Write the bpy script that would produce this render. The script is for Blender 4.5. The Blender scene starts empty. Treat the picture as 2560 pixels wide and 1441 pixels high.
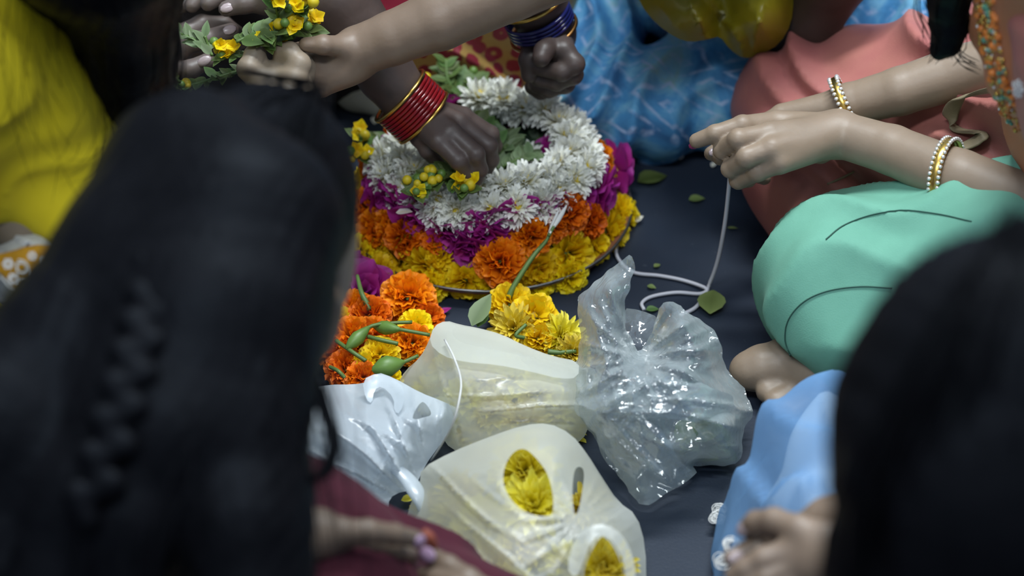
import bpy, math, random
import numpy as np
from mathutils import Vector, Matrix, Euler, noise
from mathutils.geometry import delaunay_2d_cdt
random.seed(7); RNG = np.random.default_rng(7)
SC = bpy.context.scene; COL = SC.collection
# ------------------------------------------------------------ camera, world, light, exposure
CAM_H, PITCH, LENS = 1.83, math.radians(37.4), 100.0
FPX = LENS / 36.0 * 2560.0
cd = bpy.data.cameras.new('camera'); cam = bpy.data.objects.new('camera', cd); COL.objects.link(cam)
cam.location = (0, 0, CAM_H); cam.rotation_euler = (math.pi / 2 - PITCH, 0, 0)
cd.lens = LENS; cd.sensor_width = 36.0; cd.clip_start = 0.05
cd.dof.use_dof = True; cd.dof.focus_distance = 2.84; cd.dof.aperture_fstop = 3.0
SC.camera = cam
w = bpy.data.worlds.new('world'); SC.world = w; w.use_nodes = True
w.node_tree.nodes['Background'].inputs[0].default_value = (0.62, 0.78, 1.0, 1)
w.node_tree.nodes['Background'].inputs[1].default_value = 0.48
def area(name, loc, rot, sx, sy, power, col):
    l = bpy.data.lights.new(name, 'AREA'); l.shape = 'RECTANGLE'; l.size = sx; l.size_y = sy
    l.energy = power; l.color = col
    o = bpy.data.objects.new(name, l); COL.objects.link(o); o.location = loc; o.rotation_euler = rot
    return o
area('ceiling_tube_light', (0.30, 2.75, 2.75), (0, 0, 0), 1.3, 0.3, 86, (0.90, 0.97, 1.0))
area('ceiling_tube_light_far', (1.9, 2.2, 2.75), (0, math.radians(20), math.radians(90)), 1.2, 0.2, 26, (0.92, 0.97, 1.0))
area('ceiling_tube_light_near', (-0.25, 0.75, 2.75), (math.radians(12), 0, 0), 1.3, 0.3, 40, (0.88, 0.95, 1.0))
vs = SC.view_settings; vs.view_transform = 'Standard'; vs.look = 'None'; vs.gamma = 1.0; vs.use_curve_mapping = False
vs.exposure = 0.0
# ------------------------------------------------------------ placing helpers
CO, SI = math.cos(PITCH), math.sin(PITCH)
def ray(px, py):
    u = (px - 1280.0) / FPX; v = -(py - 720.5) / FPX
    return Vector((u, v * SI + CO, v * CO - SI))
def W(px, py, z):
    d = ray(px, py); t = (z - CAM_H) / d.z
    return Vector((d.x * t, d.y * t, z))
def WD(px, py, depth):
    d = ray(px, py); return Vector((0, 0, CAM_H)) + d * depth
def WL(pts): return [W(*p) for p in pts]
# ------------------------------------------------------------ object helpers
def tag(o, label=None, cat=None, group=None, kind=None):
    if label: o['label'] = label
    if cat: o['category'] = cat
    if group: o['group'] = group
    if kind: o['kind'] = kind
    return o
def mesh(name, v, f, smooth=True):
    m = bpy.data.meshes.new(name)
    v = np.asarray(v, dtype=np.float64).reshape(-1, 3)
    m.from_pydata([tuple(p) for p in v], [], [tuple(int(i) for i in q) for q in f]); m.update()
    if smooth and len(m.polygons): m.polygons.foreach_set('use_smooth', [True] * len(m.polygons))
    return m
def put(name, me, mat, parent=None, mtx=None):
    o = bpy.data.objects.new(name, me); COL.objects.link(o)
    if mat is not None:
        if not me.materials: me.materials.append(mat)
        elif me.materials[0] != mat:
            o.material_slots[0].link = 'OBJECT'; o.material_slots[0].material = mat
    if parent is not None: o.parent = parent
    if mtx is not None: o.matrix_local = mtx
    return o
def thing(name, label, cat, loc=(0, 0, 0), group=None, mtx=None):
    o = bpy.data.objects.new(name, None); COL.objects.link(o); o.empty_display_size = 0.02
    if mtx is not None: o.matrix_world = mtx
    else: o.location = loc
    return tag(o, label, cat, group)
# ------------------------------------------------------------ materials
def new_mat(name):
    m = bpy.data.materials.new(name); m.use_nodes = True
    nt = m.node_tree; return m, nt, nt.nodes['Principled BSDF']
def c4(c): return (c[0], c[1], c[2], 1)
def ramp(nt, fac, stops, interp='LINEAR'):
    r = nt.nodes.new('ShaderNodeValToRGB'); e = r.color_ramp.elements; r.color_ramp.interpolation = interp
    while len(e) < len(stops): e.new(0.5)
    for i, (p, c) in enumerate(stops): e[i].position = p; e[i].color = c4(c)
    nt.links.new(fac, r.inputs[0]); return r.outputs[0]
def coords(nt, kind='Object', scale=1.0, rot=(0, 0, 0)):
    t = nt.nodes.new('ShaderNodeTexCoord'); mp = nt.nodes.new('ShaderNodeMapping')
    s = scale if isinstance(scale, (tuple, list)) else (scale,) * 3
    mp.inputs['Scale'].default_value = s; mp.inputs['Rotation'].default_value = rot
    nt.links.new(t.outputs[kind], mp.inputs[0]); return mp.outputs[0]
def noise_tex(nt, vec, scale, detail=3, rough=0.55, dist=0):
    n = nt.nodes.new('ShaderNodeTexNoise'); n.inputs['Scale'].default_value = scale
    n.inputs['Detail'].default_value = detail; n.inputs['Roughness'].default_value = rough
    n.inputs['Distortion'].default_value = dist
    nt.links.new(vec, n.inputs['Vector']); return n.outputs['Fac']
def bump(nt, b, h, strength, dist=0.002):
    n = nt.nodes.new('ShaderNodeBump'); n.inputs['Strength'].default_value = strength; n.inputs['Distance'].default_value = dist
    nt.links.new(h, n.inputs['Height']); nt.links.new(n.outputs[0], b.inputs['Normal']); return n.outputs[0]
def mixc(nt, fac, a, b, blend='MIX'):
    n = nt.nodes.new('ShaderNodeMix'); n.data_type = 'RGBA'; n.blend_type = blend
    for s, v in ((0, fac), (6, a), (7, b)):
        if hasattr(v, 'links') or hasattr(v, 'is_linked'): nt.links.new(v, n.inputs[s])
        else: n.inputs[s].default_value = v if s == 0 else c4(v)
    return n.outputs[2]
def math_n(nt, op, a, b=None):
    n = nt.nodes.new('ShaderNodeMath'); n.operation = op
    for i, v in enumerate((a, b)):
        if v is None: continue
        if hasattr(v, 'is_linked'): nt.links.new(v, n.inputs[i])
        else: n.inputs[i].default_value = v
    return n.outputs[0]
def skin(name, c1, c2, rough=0.48):
    m, nt, b = new_mat(name); v = coords(nt)
    col = ramp(nt, noise_tex(nt, v, 28, 4), [(0.3, c1), (0.7, c2)])
    nt.links.new(col, b.inputs['Base Color']); b.inputs['Roughness'].default_value = rough
    b.inputs['Subsurface Weight'].default_value = 0.12; b.inputs['Subsurface Radius'].default_value = (0.012, 0.005, 0.003)
    b.inputs['Subsurface Scale'].default_value = 0.5
    bump(nt, b, noise_tex(nt, v, 260, 3), 0.12, 0.001); return m
def cloth(name, c1, c2, rough=0.8, scale=20, weave=700, bs=0.25):
    m, nt, b = new_mat(name); v = coords(nt)
    col = ramp(nt, noise_tex(nt, v, scale, 4), [(0.32, c1), (0.68, c2)])
    nt.links.new(col, b.inputs['Base Color']); b.inputs['Roughness'].default_value = rough
    b.inputs['Sheen Weight'].default_value = 0.02; b.inputs['Specular IOR Level'].default_value = 0.25
    bump(nt, b, noise_tex(nt, v, weave, 2), bs, 0.0008); return m
def plain(name, c, rough=0.4, metal=0.0):
    m, nt, b = new_mat(name); b.inputs['Base Color'].default_value = c4(c)
    b.inputs['Roughness'].default_value = rough; b.inputs['Metallic'].default_value = metal
    v = coords(nt); bump(nt, b, noise_tex(nt, v, 180, 3), 0.06, 0.0006); return m
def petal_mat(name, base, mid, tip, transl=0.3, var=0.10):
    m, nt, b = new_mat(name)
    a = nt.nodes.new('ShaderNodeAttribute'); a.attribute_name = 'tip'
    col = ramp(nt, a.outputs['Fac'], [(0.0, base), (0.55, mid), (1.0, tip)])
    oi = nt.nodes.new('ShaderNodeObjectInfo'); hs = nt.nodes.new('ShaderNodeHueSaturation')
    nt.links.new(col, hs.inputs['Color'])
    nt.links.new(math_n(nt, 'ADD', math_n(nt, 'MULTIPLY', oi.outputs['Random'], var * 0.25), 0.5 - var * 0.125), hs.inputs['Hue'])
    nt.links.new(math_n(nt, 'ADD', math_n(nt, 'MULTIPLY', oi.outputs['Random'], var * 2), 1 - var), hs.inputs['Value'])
    nt.links.new(hs.outputs[0], b.inputs['Base Color']); b.inputs['Roughness'].default_value = 0.55
    tr = nt.nodes.new('ShaderNodeBsdfTranslucent'); nt.links.new(hs.outputs[0], tr.inputs[0])
    mx = nt.nodes.new('ShaderNodeMixShader'); mx.inputs[0].default_value = transl
    nt.links.new(b.outputs[0], mx.inputs[1]); nt.links.new(tr.outputs[0], mx.inputs[2])
    nt.links.new(mx.outputs[0], nt.nodes['Material Output'].inputs[0]); return m
def plastic(name, col, clear, transl, rough=0.22, crinkle=0.35, cs=60, blur=0.0, face=0.35, gloss=0.05):
    m, nt, b = new_mat(name); v = coords(nt)
    b.inputs['Base Color'].default_value = c4(col); b.inputs['Roughness'].default_value = rough
    b.inputs['Specular IOR Level'].default_value = 0.7
    n1 = noise_tex(nt, v, cs, 2, 0.5, 1.6)
    nrm = bump(nt, b, n1, crinkle, 0.004)
    tl = nt.nodes.new('ShaderNodeBsdfTranslucent'); tl.inputs[0].default_value = c4(col); nt.links.new(nrm, tl.inputs['Normal'])
    m1 = nt.nodes.new('ShaderNodeMixShader'); m1.inputs[0].default_value = transl
    nt.links.new(b.outputs[0], m1.inputs[1]); nt.links.new(tl.outputs[0], m1.inputs[2])
    tp = nt.nodes.new('ShaderNodeBsdfTransparent'); tp.inputs[0].default_value = (0.95, 0.97, 0.97, 1)
    see = tp.outputs[0]
    if blur > 0:
        rf = nt.nodes.new('ShaderNodeBsdfRefraction'); rf.inputs['Color'].default_value = (0.95, 0.97, 0.97, 1); rf.inputs['Roughness'].default_value = 0.45; rf.inputs['IOR'].default_value = 1.08
        m3 = nt.nodes.new('ShaderNodeMixShader'); m3.inputs[0].default_value = blur
        nt.links.new(tp.outputs[0], m3.inputs[1]); nt.links.new(rf.outputs[0], m3.inputs[2]); see = m3.outputs[0]
    lw = nt.nodes.new('ShaderNodeLayerWeight'); lw.inputs[0].default_value = face
    fac = math_n(nt, 'MULTIPLY', math_n(nt, 'SUBTRACT', 1.0, lw.outputs['Facing']), clear)
    m2 = nt.nodes.new('ShaderNodeMixShader'); nt.links.new(fac, m2.inputs[0])
    nt.links.new(m1.outputs[0], m2.inputs[1]); nt.links.new(see, m2.inputs[2])
    gb = nt.nodes.new('ShaderNodeBsdfGlossy'); gb.inputs['Roughness'].default_value = rough * 1.1; nt.links.new(nrm, gb.inputs['Normal'])
    m4 = nt.nodes.new('ShaderNodeMixShader'); m4.inputs[0].default_value = gloss
    nt.links.new(m2.outputs[0], m4.inputs[1]); nt.links.new(gb.outputs[0], m4.inputs[2])
    nt.links.new(m4.outputs[0], nt.nodes['Material Output'].inputs[0]); return m
M = {}
def floor_mat():
    m, nt, b = new_mat('floor_mat'); v = coords(nt)
    col = ramp(nt, noise_tex(nt, v, 5, 6, 0.6), [(0.3, (0.014, 0.021, 0.036)), (0.7, (0.021, 0.030, 0.049))])
    sp = ramp(nt, noise_tex(nt, v, 130, 2), [(0.70, (0, 0, 0)), (0.74, (1, 1, 1))])
    col = mixc(nt, math_n(nt, 'MULTIPLY', sp, 0.10), col, (0.20, 0.22, 0.25))
    nt.links.new(col, b.inputs['Base Color'])
    rr = ramp(nt, noise_tex(nt, v, 9, 5), [(0.3, (0.42,) * 3), (0.7, (0.6,) * 3)]); nt.links.new(rr, b.inputs['Roughness'])
    b.inputs['Specular IOR Level'].default_value = 0.35
    bump(nt, b, noise_tex(nt, v, 320, 4), 0.2, 0.001); return m
M['floor'] = floor_mat()
M['skin_c'] = skin('skin_light', (0.225, 0.165, 0.115), (0.27, 0.20, 0.142))
M['skin_e'] = skin('skin_deep', (0.062, 0.043, 0.037), (0.09, 0.062, 0.054))
M['skin_f'] = skin('skin_tan', (0.17, 0.118, 0.083), (0.21, 0.15, 0.108))
M['skin_g'] = skin('skin_brown', (0.105, 0.08, 0.071), (0.14, 0.108, 0.096))
M['skin_h'] = skin('skin_warm', (0.225, 0.175, 0.125), (0.26, 0.205, 0.15))
M['skin_a'] = skin('skin_back', (0.125, 0.088, 0.062), (0.16, 0.115, 0.082))
M['skin_b'] = skin('skin_olive', (0.185, 0.13, 0.092), (0.225, 0.162, 0.118))
M['skin_d'] = skin('skin_dark', (0.035, 0.022, 0.018), (0.05, 0.032, 0.026))
M['mint'] = cloth('mint_cotton', (0.140, 0.355, 0.262), (0.165, 0.405, 0.30), 0.75)
M['pink'] = cloth('salmon_silk', (0.34, 0.11, 0.105), (0.40, 0.155, 0.125), 0.5, 12)
M['orange'] = cloth('orange_silk', (0.42, 0.14, 0.055), (0.50, 0.18, 0.075), 0.5, 14)
M['maroon'] = cloth('maroon_cotton', (0.050, 0.006, 0.015), (0.068, 0.009, 0.020), 0.8)
M['yellow'] = cloth('yellow_cotton', (0.66, 0.53, 0.012), (0.74, 0.60, 0.02), 0.75, 9)
M['black'] = cloth('black_cloth', (0.012, 0.010, 0.011), (0.02, 0.016, 0.016), 0.85)
M['red'] = cloth('crimson_cloth', (0.22, 0.012, 0.03), (0.29, 0.018, 0.04), 0.7)
M['scarf'] = cloth('white_scarf', (0.42, 0.43, 0.44), (0.54, 0.55, 0.56), 0.8)
M['mustard'] = cloth('mustard_band', (0.42, 0.21, 0.012), (0.50, 0.26, 0.02), 0.8)
M['motif'] = plain('white_print', (0.62, 0.62, 0.60), 0.8)
M['white_slip'] = cloth('white_slip', (0.60, 0.68, 0.74), (0.68, 0.75, 0.80), 0.8)
M['hem'] = cloth('grey_hem', (0.26, 0.26, 0.23), (0.34, 0.34, 0.30), 0.8)
def saree_mat():
    m, nt, b = new_mat('red_gold_brocade'); v = coords(nt, 'Object', 1.0)
    vo = nt.nodes.new('ShaderNodeTexVoronoi'); vo.inputs['Scale'].default_value = 46; nt.links.new(v, vo.inputs['Vector'])
    vo.inputs['Randomness'].default_value = 0.55
    d = vo.outputs['Distance']
    ring = ramp(nt, math_n(nt, 'ADD', d, math_n(nt, 'MULTIPLY', noise_tex(nt, v, 120, 2), 0.12)),
                [(0.0, (1, 1, 1)), (0.17, (1, 1, 1)), (0.20, (0, 0, 0)), (0.50, (0, 0, 0)), (0.54, (1, 1, 1))], 'CONSTANT')
    col = mixc(nt, ring, (0.20, 0.013, 0.026), (0.33, 0.20, 0.055)); nt.links.new(col, b.inputs['Base Color'])
    b.inputs['Roughness'].default_value = 0.55; bump(nt, b, ring, 0.2, 0.001); return m
M['saree'] = saree_mat()
def tiedye_mat():
    m, nt, b = new_mat('blue_tie_dye'); v = coords(nt, 'Object', 1.0, (0.3, 0.2, 0.6))
    base = ramp(nt, noise_tex(nt, v, 13, 4, 0.6, 0.8), [(0.28, (0.02, 0.09, 0.25)), (0.46, (0.06, 0.26, 0.52)), (0.6, (0.18, 0.44, 0.62)), (0.75, (0.28, 0.43, 0.34))])
    nz = nt.nodes.new('ShaderNodeTexNoise'); nz.inputs['Scale'].default_value = 9; nt.links.new(v, nz.inputs['Vector'])
    vv = mixc(nt, 0.05, v, nz.outputs['Color'], 'ADD'); sx = nt.nodes.new('ShaderNodeSeparateXYZ'); nt.links.new(vv, sx.inputs[0])
    pu = math_n(nt, 'PINGPONG', math_n(nt, 'MULTIPLY', sx.outputs[0], 26.0), 1.0)
    pv = math_n(nt, 'PINGPONG', math_n(nt, 'MULTIPLY', math_n(nt, 'ADD', sx.outputs[1], sx.outputs[2]), 26.0), 1.0)
    wv = math_n(nt, 'SINE', math_n(nt, 'MULTIPLY', math_n(nt, 'ADD', pu, pv), 9.5))
    ln = ramp(nt, wv, [(0.35, (0, 0, 0)), (0.95, (1, 1, 1))])
    fac = math_n(nt, 'MULTIPLY', ln, ramp(nt, noise_tex(nt, v, 60, 3), [(0.38, (0.0,) * 3), (0.62, (0.8,) * 3)]))
    col = mixc(nt, fac, base, (0.38, 0.50, 0.72)); nt.links.new(col, b.inputs['Base Color'])
    b.inputs['Roughness'].default_value = 0.75; bump(nt, b, noise_tex(nt, v, 90, 3), 0.3, 0.003); return m
M['tiedye'] = tiedye_mat()
def organza():
    m = plastic('blue_organza', (0.20, 0.40, 0.70), 0.72, 0.3, 0.6, 0.1, 40, 0.0, 0.35, 0.0); return m
M['organza'] = organza()
def hair_mat(name, c):
    m, nt, b = new_mat(name); v = coords(nt, 'Object')
    col = ramp(nt, noise_tex(nt, v, 60, 4), [(0.3, c), (0.7, tuple(x * 1.6 for x in c))]); nt.links.new(col, b.inputs['Base Color'])
    b.inputs['Roughness'].default_value = 0.5; b.inputs['Specular IOR Level'].default_value = 0.06
    b.inputs['Specular Tint'].default_value = (0.65, 0.8, 1, 1)
    bump(nt, b, noise_tex(nt, v, 220, 3), 0.3, 0.002); return m
M['hair'] = hair_mat('black_hair', (0.0025, 0.0025, 0.0032))
M['gold'] = plain('gold_metal', (0.62, 0.40, 0.10), 0.28, 1.0)
M['red_glass'] = plain('red_bangle', (0.20, 0.006, 0.010), 0.16)
M['blue_glass'] = plain('blue_bangle', (0.012, 0.014, 0.10), 0.14)
M['crystal'] = plain('crystal', (0.85, 0.85, 0.82), 0.08, 0.6)
M['nail'] = plain('pale_nail', (0.40, 0.32, 0.33), 0.2)
M['nail_violet'] = plain('violet_nail', (0.36, 0.24, 0.36), 0.12)
M['nail_pink'] = plain('magenta_nail', (0.25, 0.02, 0.12), 0.2)
M['steel'] = plain('steel', (0.20, 0.20, 0.20), 0.42, 1.0)
M['plate_in'] = plain('copper_tray', (0.24, 0.10, 0.06), 0.5)
M['string'] = plain('white_string', (0.55, 0.55, 0.60), 0.8)
M['ribbon'] = cloth('beige_ribbon', (0.20, 0.165, 0.10), (0.27, 0.22, 0.135), 0.5)
M['rust'] = plain('rust_red', (0.22, 0.05, 0.025), 0.6)
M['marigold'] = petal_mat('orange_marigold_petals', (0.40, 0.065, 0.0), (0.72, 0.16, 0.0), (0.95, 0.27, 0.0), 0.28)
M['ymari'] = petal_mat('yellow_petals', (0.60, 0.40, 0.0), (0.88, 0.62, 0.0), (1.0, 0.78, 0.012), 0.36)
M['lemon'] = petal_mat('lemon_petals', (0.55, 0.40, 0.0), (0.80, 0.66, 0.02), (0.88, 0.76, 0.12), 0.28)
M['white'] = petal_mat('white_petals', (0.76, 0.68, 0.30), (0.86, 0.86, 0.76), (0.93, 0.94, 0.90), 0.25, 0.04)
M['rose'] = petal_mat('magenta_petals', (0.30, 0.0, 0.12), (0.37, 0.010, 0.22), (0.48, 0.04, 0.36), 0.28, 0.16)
M['stem'] = plain('green_stem', (0.085, 0.15, 0.035), 0.5)
M['leaf'] = petal_mat('green_leaf', (0.055, 0.10, 0.018), (0.09, 0.15, 0.034), (0.13, 0.20, 0.055), 0.3, 0.25)
M['leaf_pale'] = petal_mat('pale_leaf', (0.10, 0.16, 0.065), (0.15, 0.22, 0.10), (0.19, 0.27, 0.13), 0.25, 0.1)
M['leaf_dark'] = petal_mat('dark_leaf', (0.02, 0.04, 0.02), (0.03, 0.06, 0.025), (0.04, 0.08, 0.035), 0.2, 0.2)
M['bud'] = plain('yellow_bud', (0.55, 0.42, 0.01), 0.5)
M['calyx'] = plain('green_calyx', (0.10, 0.19, 0.035), 0.45)
M['centre'] = plain('yellow_centre', (0.62, 0.46, 0.03), 0.7)
M['bag_white'] = plastic('white_bag', (0.78, 0.85, 0.91), 0.32, 0.42, 0.3, 0.05, 25, 0.0)
M['bag_cream'] = plastic('cream_bag', (0.88, 0.90, 0.84), 0.55, 0.5, 0.26, 0.04, 18, 0.12, 0.35, 0.02)
M['bag_front'] = plastic('ivory_bag', (0.86, 0.88, 0.83), 0.46, 0.5, 0.35, 0.02, 15, 0.12, 0.35, 0.03)
M['bag_clear'] = plastic('clear_bag', (0.66, 0.74, 0.76), 0.92, 0.25, 0.10, 0.34, 45, 0.0, 0.24, 0.13)
M['bag_yellow'] = plastic('yellow_bag', (0.36, 0.30, 0.008), 0.15, 0.35, 0.42, 0.05, 30, 0.0, 0.35, 0.02)
# ------------------------------------------------------------ implicit surfaces -> one continuous mesh
class Sdf:
    def __init__(s): s.p = []
    def cone(s, a, b, ra, rb=None, k=0.008, sub=False):
        s.p.append(('c', np.array(a, float), np.array(b, float), ra, ra if rb is None else rb, k, sub)); return s
    def chain(s, pts, rad, k=0.008):
        for i in range(len(pts) - 1): s.cone(pts[i], pts[i + 1], rad[i], rad[i + 1], k)
        return s
    def ell(s, c, r, rot=None, k=0.008, sub=False):
        R = np.array((rot or Matrix.Identity(3)), float).reshape(3, 3)
        s.p.append(('e', np.array(c, float), np.array(r, float), R, 0, k, sub)); return s
    def build(s, name, vox, disp=None, dmax=0.0):
        lo = np.full(3, 1e9); hi = np.full(3, -1e9); bb = []
        for p in s.p:
            if p[0] == 'c':
                r = max(p[3], p[4]); a = np.minimum(p[1], p[2]) - r; b = np.maximum(p[1], p[2]) + r
            else:
                r = p[2].max(); a = p[1] - r; b = p[1] + r
            bb.append((a, b))
            if not p[6]: lo = np.minimum(lo, a); hi = np.maximum(hi, b)
        pad = 3 * vox + dmax; lo -= pad; hi += pad
        n = np.ceil((hi - lo) / vox).astype(int) + 1
        BIG = 0.08
        F = np.full(n, BIG, np.float32)
        ax = [lo[i] + vox * np.arange(n[i]) for i in range(3)]
        for p, (a, b) in zip(s.p, bb):
            m = 3 * vox + dmax + p[5] * 1.2
            i0 = np.clip(np.floor((a - m - lo) / vox).astype(int), 0, n - 1); i1 = np.clip(np.ceil((b + m - lo) / vox).astype(int) + 1, 1, n)
            if (i1 <= i0).any(): continue
            X, Y, Z = np.meshgrid(*[ax[i][i0[i]:i1[i]] for i in range(3)], indexing='ij')
            if p[0] == 'c':
                ba = p[2] - p[1]; l2 = max(ba @ ba, 1e-12)
                dx, dy, dz = X - p[1][0], Y - p[1][1], Z - p[1][2]
                t = np.clip((dx * ba[0] + dy * ba[1] + dz * ba[2]) / l2, 0, 1)
                d = np.sqrt((dx - t * ba[0]) ** 2 + (dy - t * ba[1]) ** 2 + (dz - t * ba[2]) ** 2) - (p[3] + t * (p[4] - p[3]))
            else:
                q = np.stack([X - p[1][0], Y - p[1][1], Z - p[1][2]], -1) @ p[3]
                k0 = np.sqrt(((q / p[2]) ** 2).sum(-1)); k1 = np.sqrt(((q / p[2] ** 2) ** 2).sum(-1)) + 1e-9
                d = k0 * (k0 - 1) / k1
            d = d.astype(np.float32)
            sl = tuple(slice(i0[i], i1[i]) for i in range(3)); f = F[sl]; k = p[5]
            if p[6]:
                h = np.clip(0.5 - 0.5 * (f + d) / k, 0, 1); F[sl] = f * (1 - h) + (-d) * h + k * h * (1 - h)
            else:
                h = np.clip(0.5 + 0.5 * (f - d) / k, 0, 1); F[sl] = f * (1 - h) + d * h - k * h * (1 - h)
        if disp is not None:
            near = np.argwhere(np.abs(F) < dmax + 2.5 * vox)
            P = lo + near * vox
            F[near[:, 0], near[:, 1], near[:, 2]] -= disp(P).astype(np.float32)
        v, f = surface_nets(F, lo, vox)
        return mesh(name, v, f)
def surface_nets(F, lo, vox):
    S = F < 0; nx, ny, nz = F.shape
    cnt = np.zeros((nx - 1, ny - 1, nz - 1), np.int8)
    cor = [(i, j, k) for i in (0, 1) for j in (0, 1) for k in (0, 1)]
    for i, j, k in cor: cnt += S[i:nx - 1 + i, j:ny - 1 + j, k:nz - 1 + k]
    C = np.argwhere((cnt > 0) & (cnt < 8)); idx = np.full(cnt.shape, -1, np.int32); idx[C[:, 0], C[:, 1], C[:, 2]] = np.arange(len(C))
    acc = np.zeros((len(C), 3)); num = np.zeros(len(C))
    val = {c: F[C[:, 0] + c[0], C[:, 1] + c[1], C[:, 2] + c[2]] for c in cor}
    for a in cor:
        for x in range(3):
            if a[x]: continue
            b = list(a); b[x] = 1; b = tuple(b); fa, fb = val[a], val[b]; m = (fa < 0) != (fb < 0)
            t = np.where(m, fa / np.where(m, fa - fb, 1), 0)
            q = np.array(a, float)[None, :] + np.zeros((len(C), 1)); q[:, x] = t
            acc[m] += q[m]; num[m] += 1
    V = lo + (C + acc / num[:, None]) * vox
    faces = []
    for x in range(3):
        u, w_ = [(1, 2), (2, 0), (0, 1)][x]
        sl0 = [slice(None)] * 3; sl1 = [slice(None)] * 3; sl0[x] = slice(0, -1); sl1[x] = slice(1, None)
        A, B = S[tuple(sl0)], S[tuple(sl1)]
        E = np.argwhere(A != B); E = E[(E[:, u] > 0) & (E[:, w_] > 0)]
        lim = [nx - 1, ny - 1, nz - 1]; E = E[(E[:, u] < lim[u]) & (E[:, w_] < lim[w_])]
        def cell(du, dw):
            q = E.copy(); q[:, u] -= du; q[:, w_] -= dw; return idx[q[:, 0], q[:, 1], q[:, 2]]
        Q = np.stack([cell(1, 1), cell(0, 1), cell(0, 0), cell(1, 0)], 1)
        fl = ~A[E[:, 0], E[:, 1], E[:, 2]]; Q[fl] = Q[fl][:, ::-1]
        faces.append(Q[(Q >= 0).all(1)])
    return V, np.concatenate(faces)
def join_mesh(name, ms):
    v, f, o = [], [], 0
    for m in ms:
        a = np.empty(len(m.vertices) * 3); m.vertices.foreach_get('co', a); v.append(a.reshape(-1, 3))
        f += [tuple(i + o for i in p.vertices) for p in m.polygons]; o += len(m.vertices)
    return mesh(name, np.concatenate(v), f)
def wrinkle(amp, freq, direction=(1, 0, 0), warp=0.35, seed=0.0):
    d = np.array(direction, float); d /= np.linalg.norm(d)
    def fn(P):
        s = P @ d
        wv = np.sin(P[:, 0] * 17 + seed) + np.sin(P[:, 1] * 21 + 1.3 * seed + P[:, 2] * 13) + 0.6 * np.sin(P[:, 2] * 33 + P[:, 0] * 29 + seed * 2)
        r = np.sin(s * freq + wv * warp * 2.2)
        r2 = np.sin(s * freq * 2.3 + wv * warp * 4 + 1.7)
        return amp * (0.75 * (1 - np.abs(r)) ** 1.5 + 0.25 * r2 - 0.25)
    return fn
# ------------------------------------------------------------ tubes, strands
def tube_geo(pts, rad, sides=6, flat=None):
    pts = [Vector(p) for p in pts]; n = len(pts); v, f = [], []
    if not hasattr(rad, '__len__'): rad = [rad] * n
    up = Vector((0.13, 0.2, 1)).normalized()
    for i in range(n):
        t = (pts[min(i + 1, n - 1)] - pts[max(i - 1, 0)]).normalized()
        s = t.cross(up)
        if s.length < 1e-4: s = t.cross(Vector((1, 0, 0)))
        s.normalize(); b = s.cross(t)
        for k in range(sides):
            a = 2 * math.pi * k / sides
            v.append(pts[i] + s * (math.cos(a) * rad[i]) + b * (math.sin(a) * rad[i] * (flat or 1)))
    for i in range(n - 1):
        for k in range(sides):
            k2 = (k + 1) % sides
            f.append((i * sides + k, i * sides + k2, (i + 1) * sides + k2, (i + 1) * sides + k))
    f.append(tuple(range(sides))[::-1]); f.append(tuple((n - 1) * sides + k for k in range(sides)))
    return v, f
def smooth_path(pts, n=24):
    pts = [Vector(p) for p in pts]; P = [pts[0] * 2 - pts[1]] + pts + [pts[-1] * 2 - pts[-2]]; out = []
    segs = len(pts) - 1; per = max(2, n // segs)
    for i in range(segs):
        a, b, c, d = P[i:i + 4]
        for k in range(per):
            t = k / per
            out.append(0.5 * ((2 * b) + (c - a) * t + (2 * a - 5 * b + 4 * c - d) * t * t + (3 * b - a - 3 * c + d) * t ** 3))
    out.append(pts[-1]); return out
def merge(geos):
    v, f = [], []
    for a, b in geos:
        o = len(v); v += list(a); f += [tuple(i + o for i in q) for q in b]
    return v, f
def tube(name, pts, rad, mat, parent=None, n=24, sides=6, flat=None):
    sp = smooth_path(pts, n)
    if hasattr(rad, '__len__'):
        rr = np.interp(np.linspace(0, 1, len(sp)), np.linspace(0, 1, len(rad)), rad)
    else: rr = [rad] * len(sp)
    v, f = tube_geo(sp, list(rr), sides, flat); return put(name, mesh(name, v, f), mat, parent)
# ------------------------------------------------------------ floor and plate
fl = put('floor', mesh('floor', [(-6, -3, 0), (6, -3, 0), (6, 9, 0), (-6, 9, 0)], [(0, 1, 2, 3)], False), M['floor']); tag(fl, kind='structure')
PC = W(1218, 548, 0.0); PC.z = 0.0
PR = 0.157
def lathe(prof, n=72):
    v, f = [], []
    for r, z in prof:
        for k in range(n): a = 2 * math.pi * k / n; v.append((r * math.cos(a), r * math.sin(a), z))
    for i in range(len(prof) - 1):
        for k in range(n):
            k2 = (k + 1) % n; f.append((i * n + k, i * n + k2, (i + 1) * n + k2, (i + 1) * n + k))
    return v, f
plate = thing('steel_plate', 'round dark metal plate under the tall ring of flowers', 'plate', PC)
v, f = lathe([(0.0, 0.004), (PR * 0.86, 0.004), (PR * 0.93, 0.012), (PR * 0.985, 0.019), (PR, 0.020), (PR * 1.004, 0.0185), (PR, 0.017), (PR * 0.94, 0.009), (PR * 0.86, 0.001), (0.0, 0.001)])
put('dish', mesh('dish', v, f), M['plate_in'], plate)
v, f = lathe([(PR * 0.99, 0.0205), (PR * 1.002, 0.0225), (PR * 1.012, 0.0205), (PR * 1.002, 0.0180), (PR * 0.99, 0.0205)])
put('rim', mesh('rim', v, f), M['steel'], plate)
def mound_R(z): return 0.143 - max(0, z - 0.02) / 0.075 * 0.040
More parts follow.
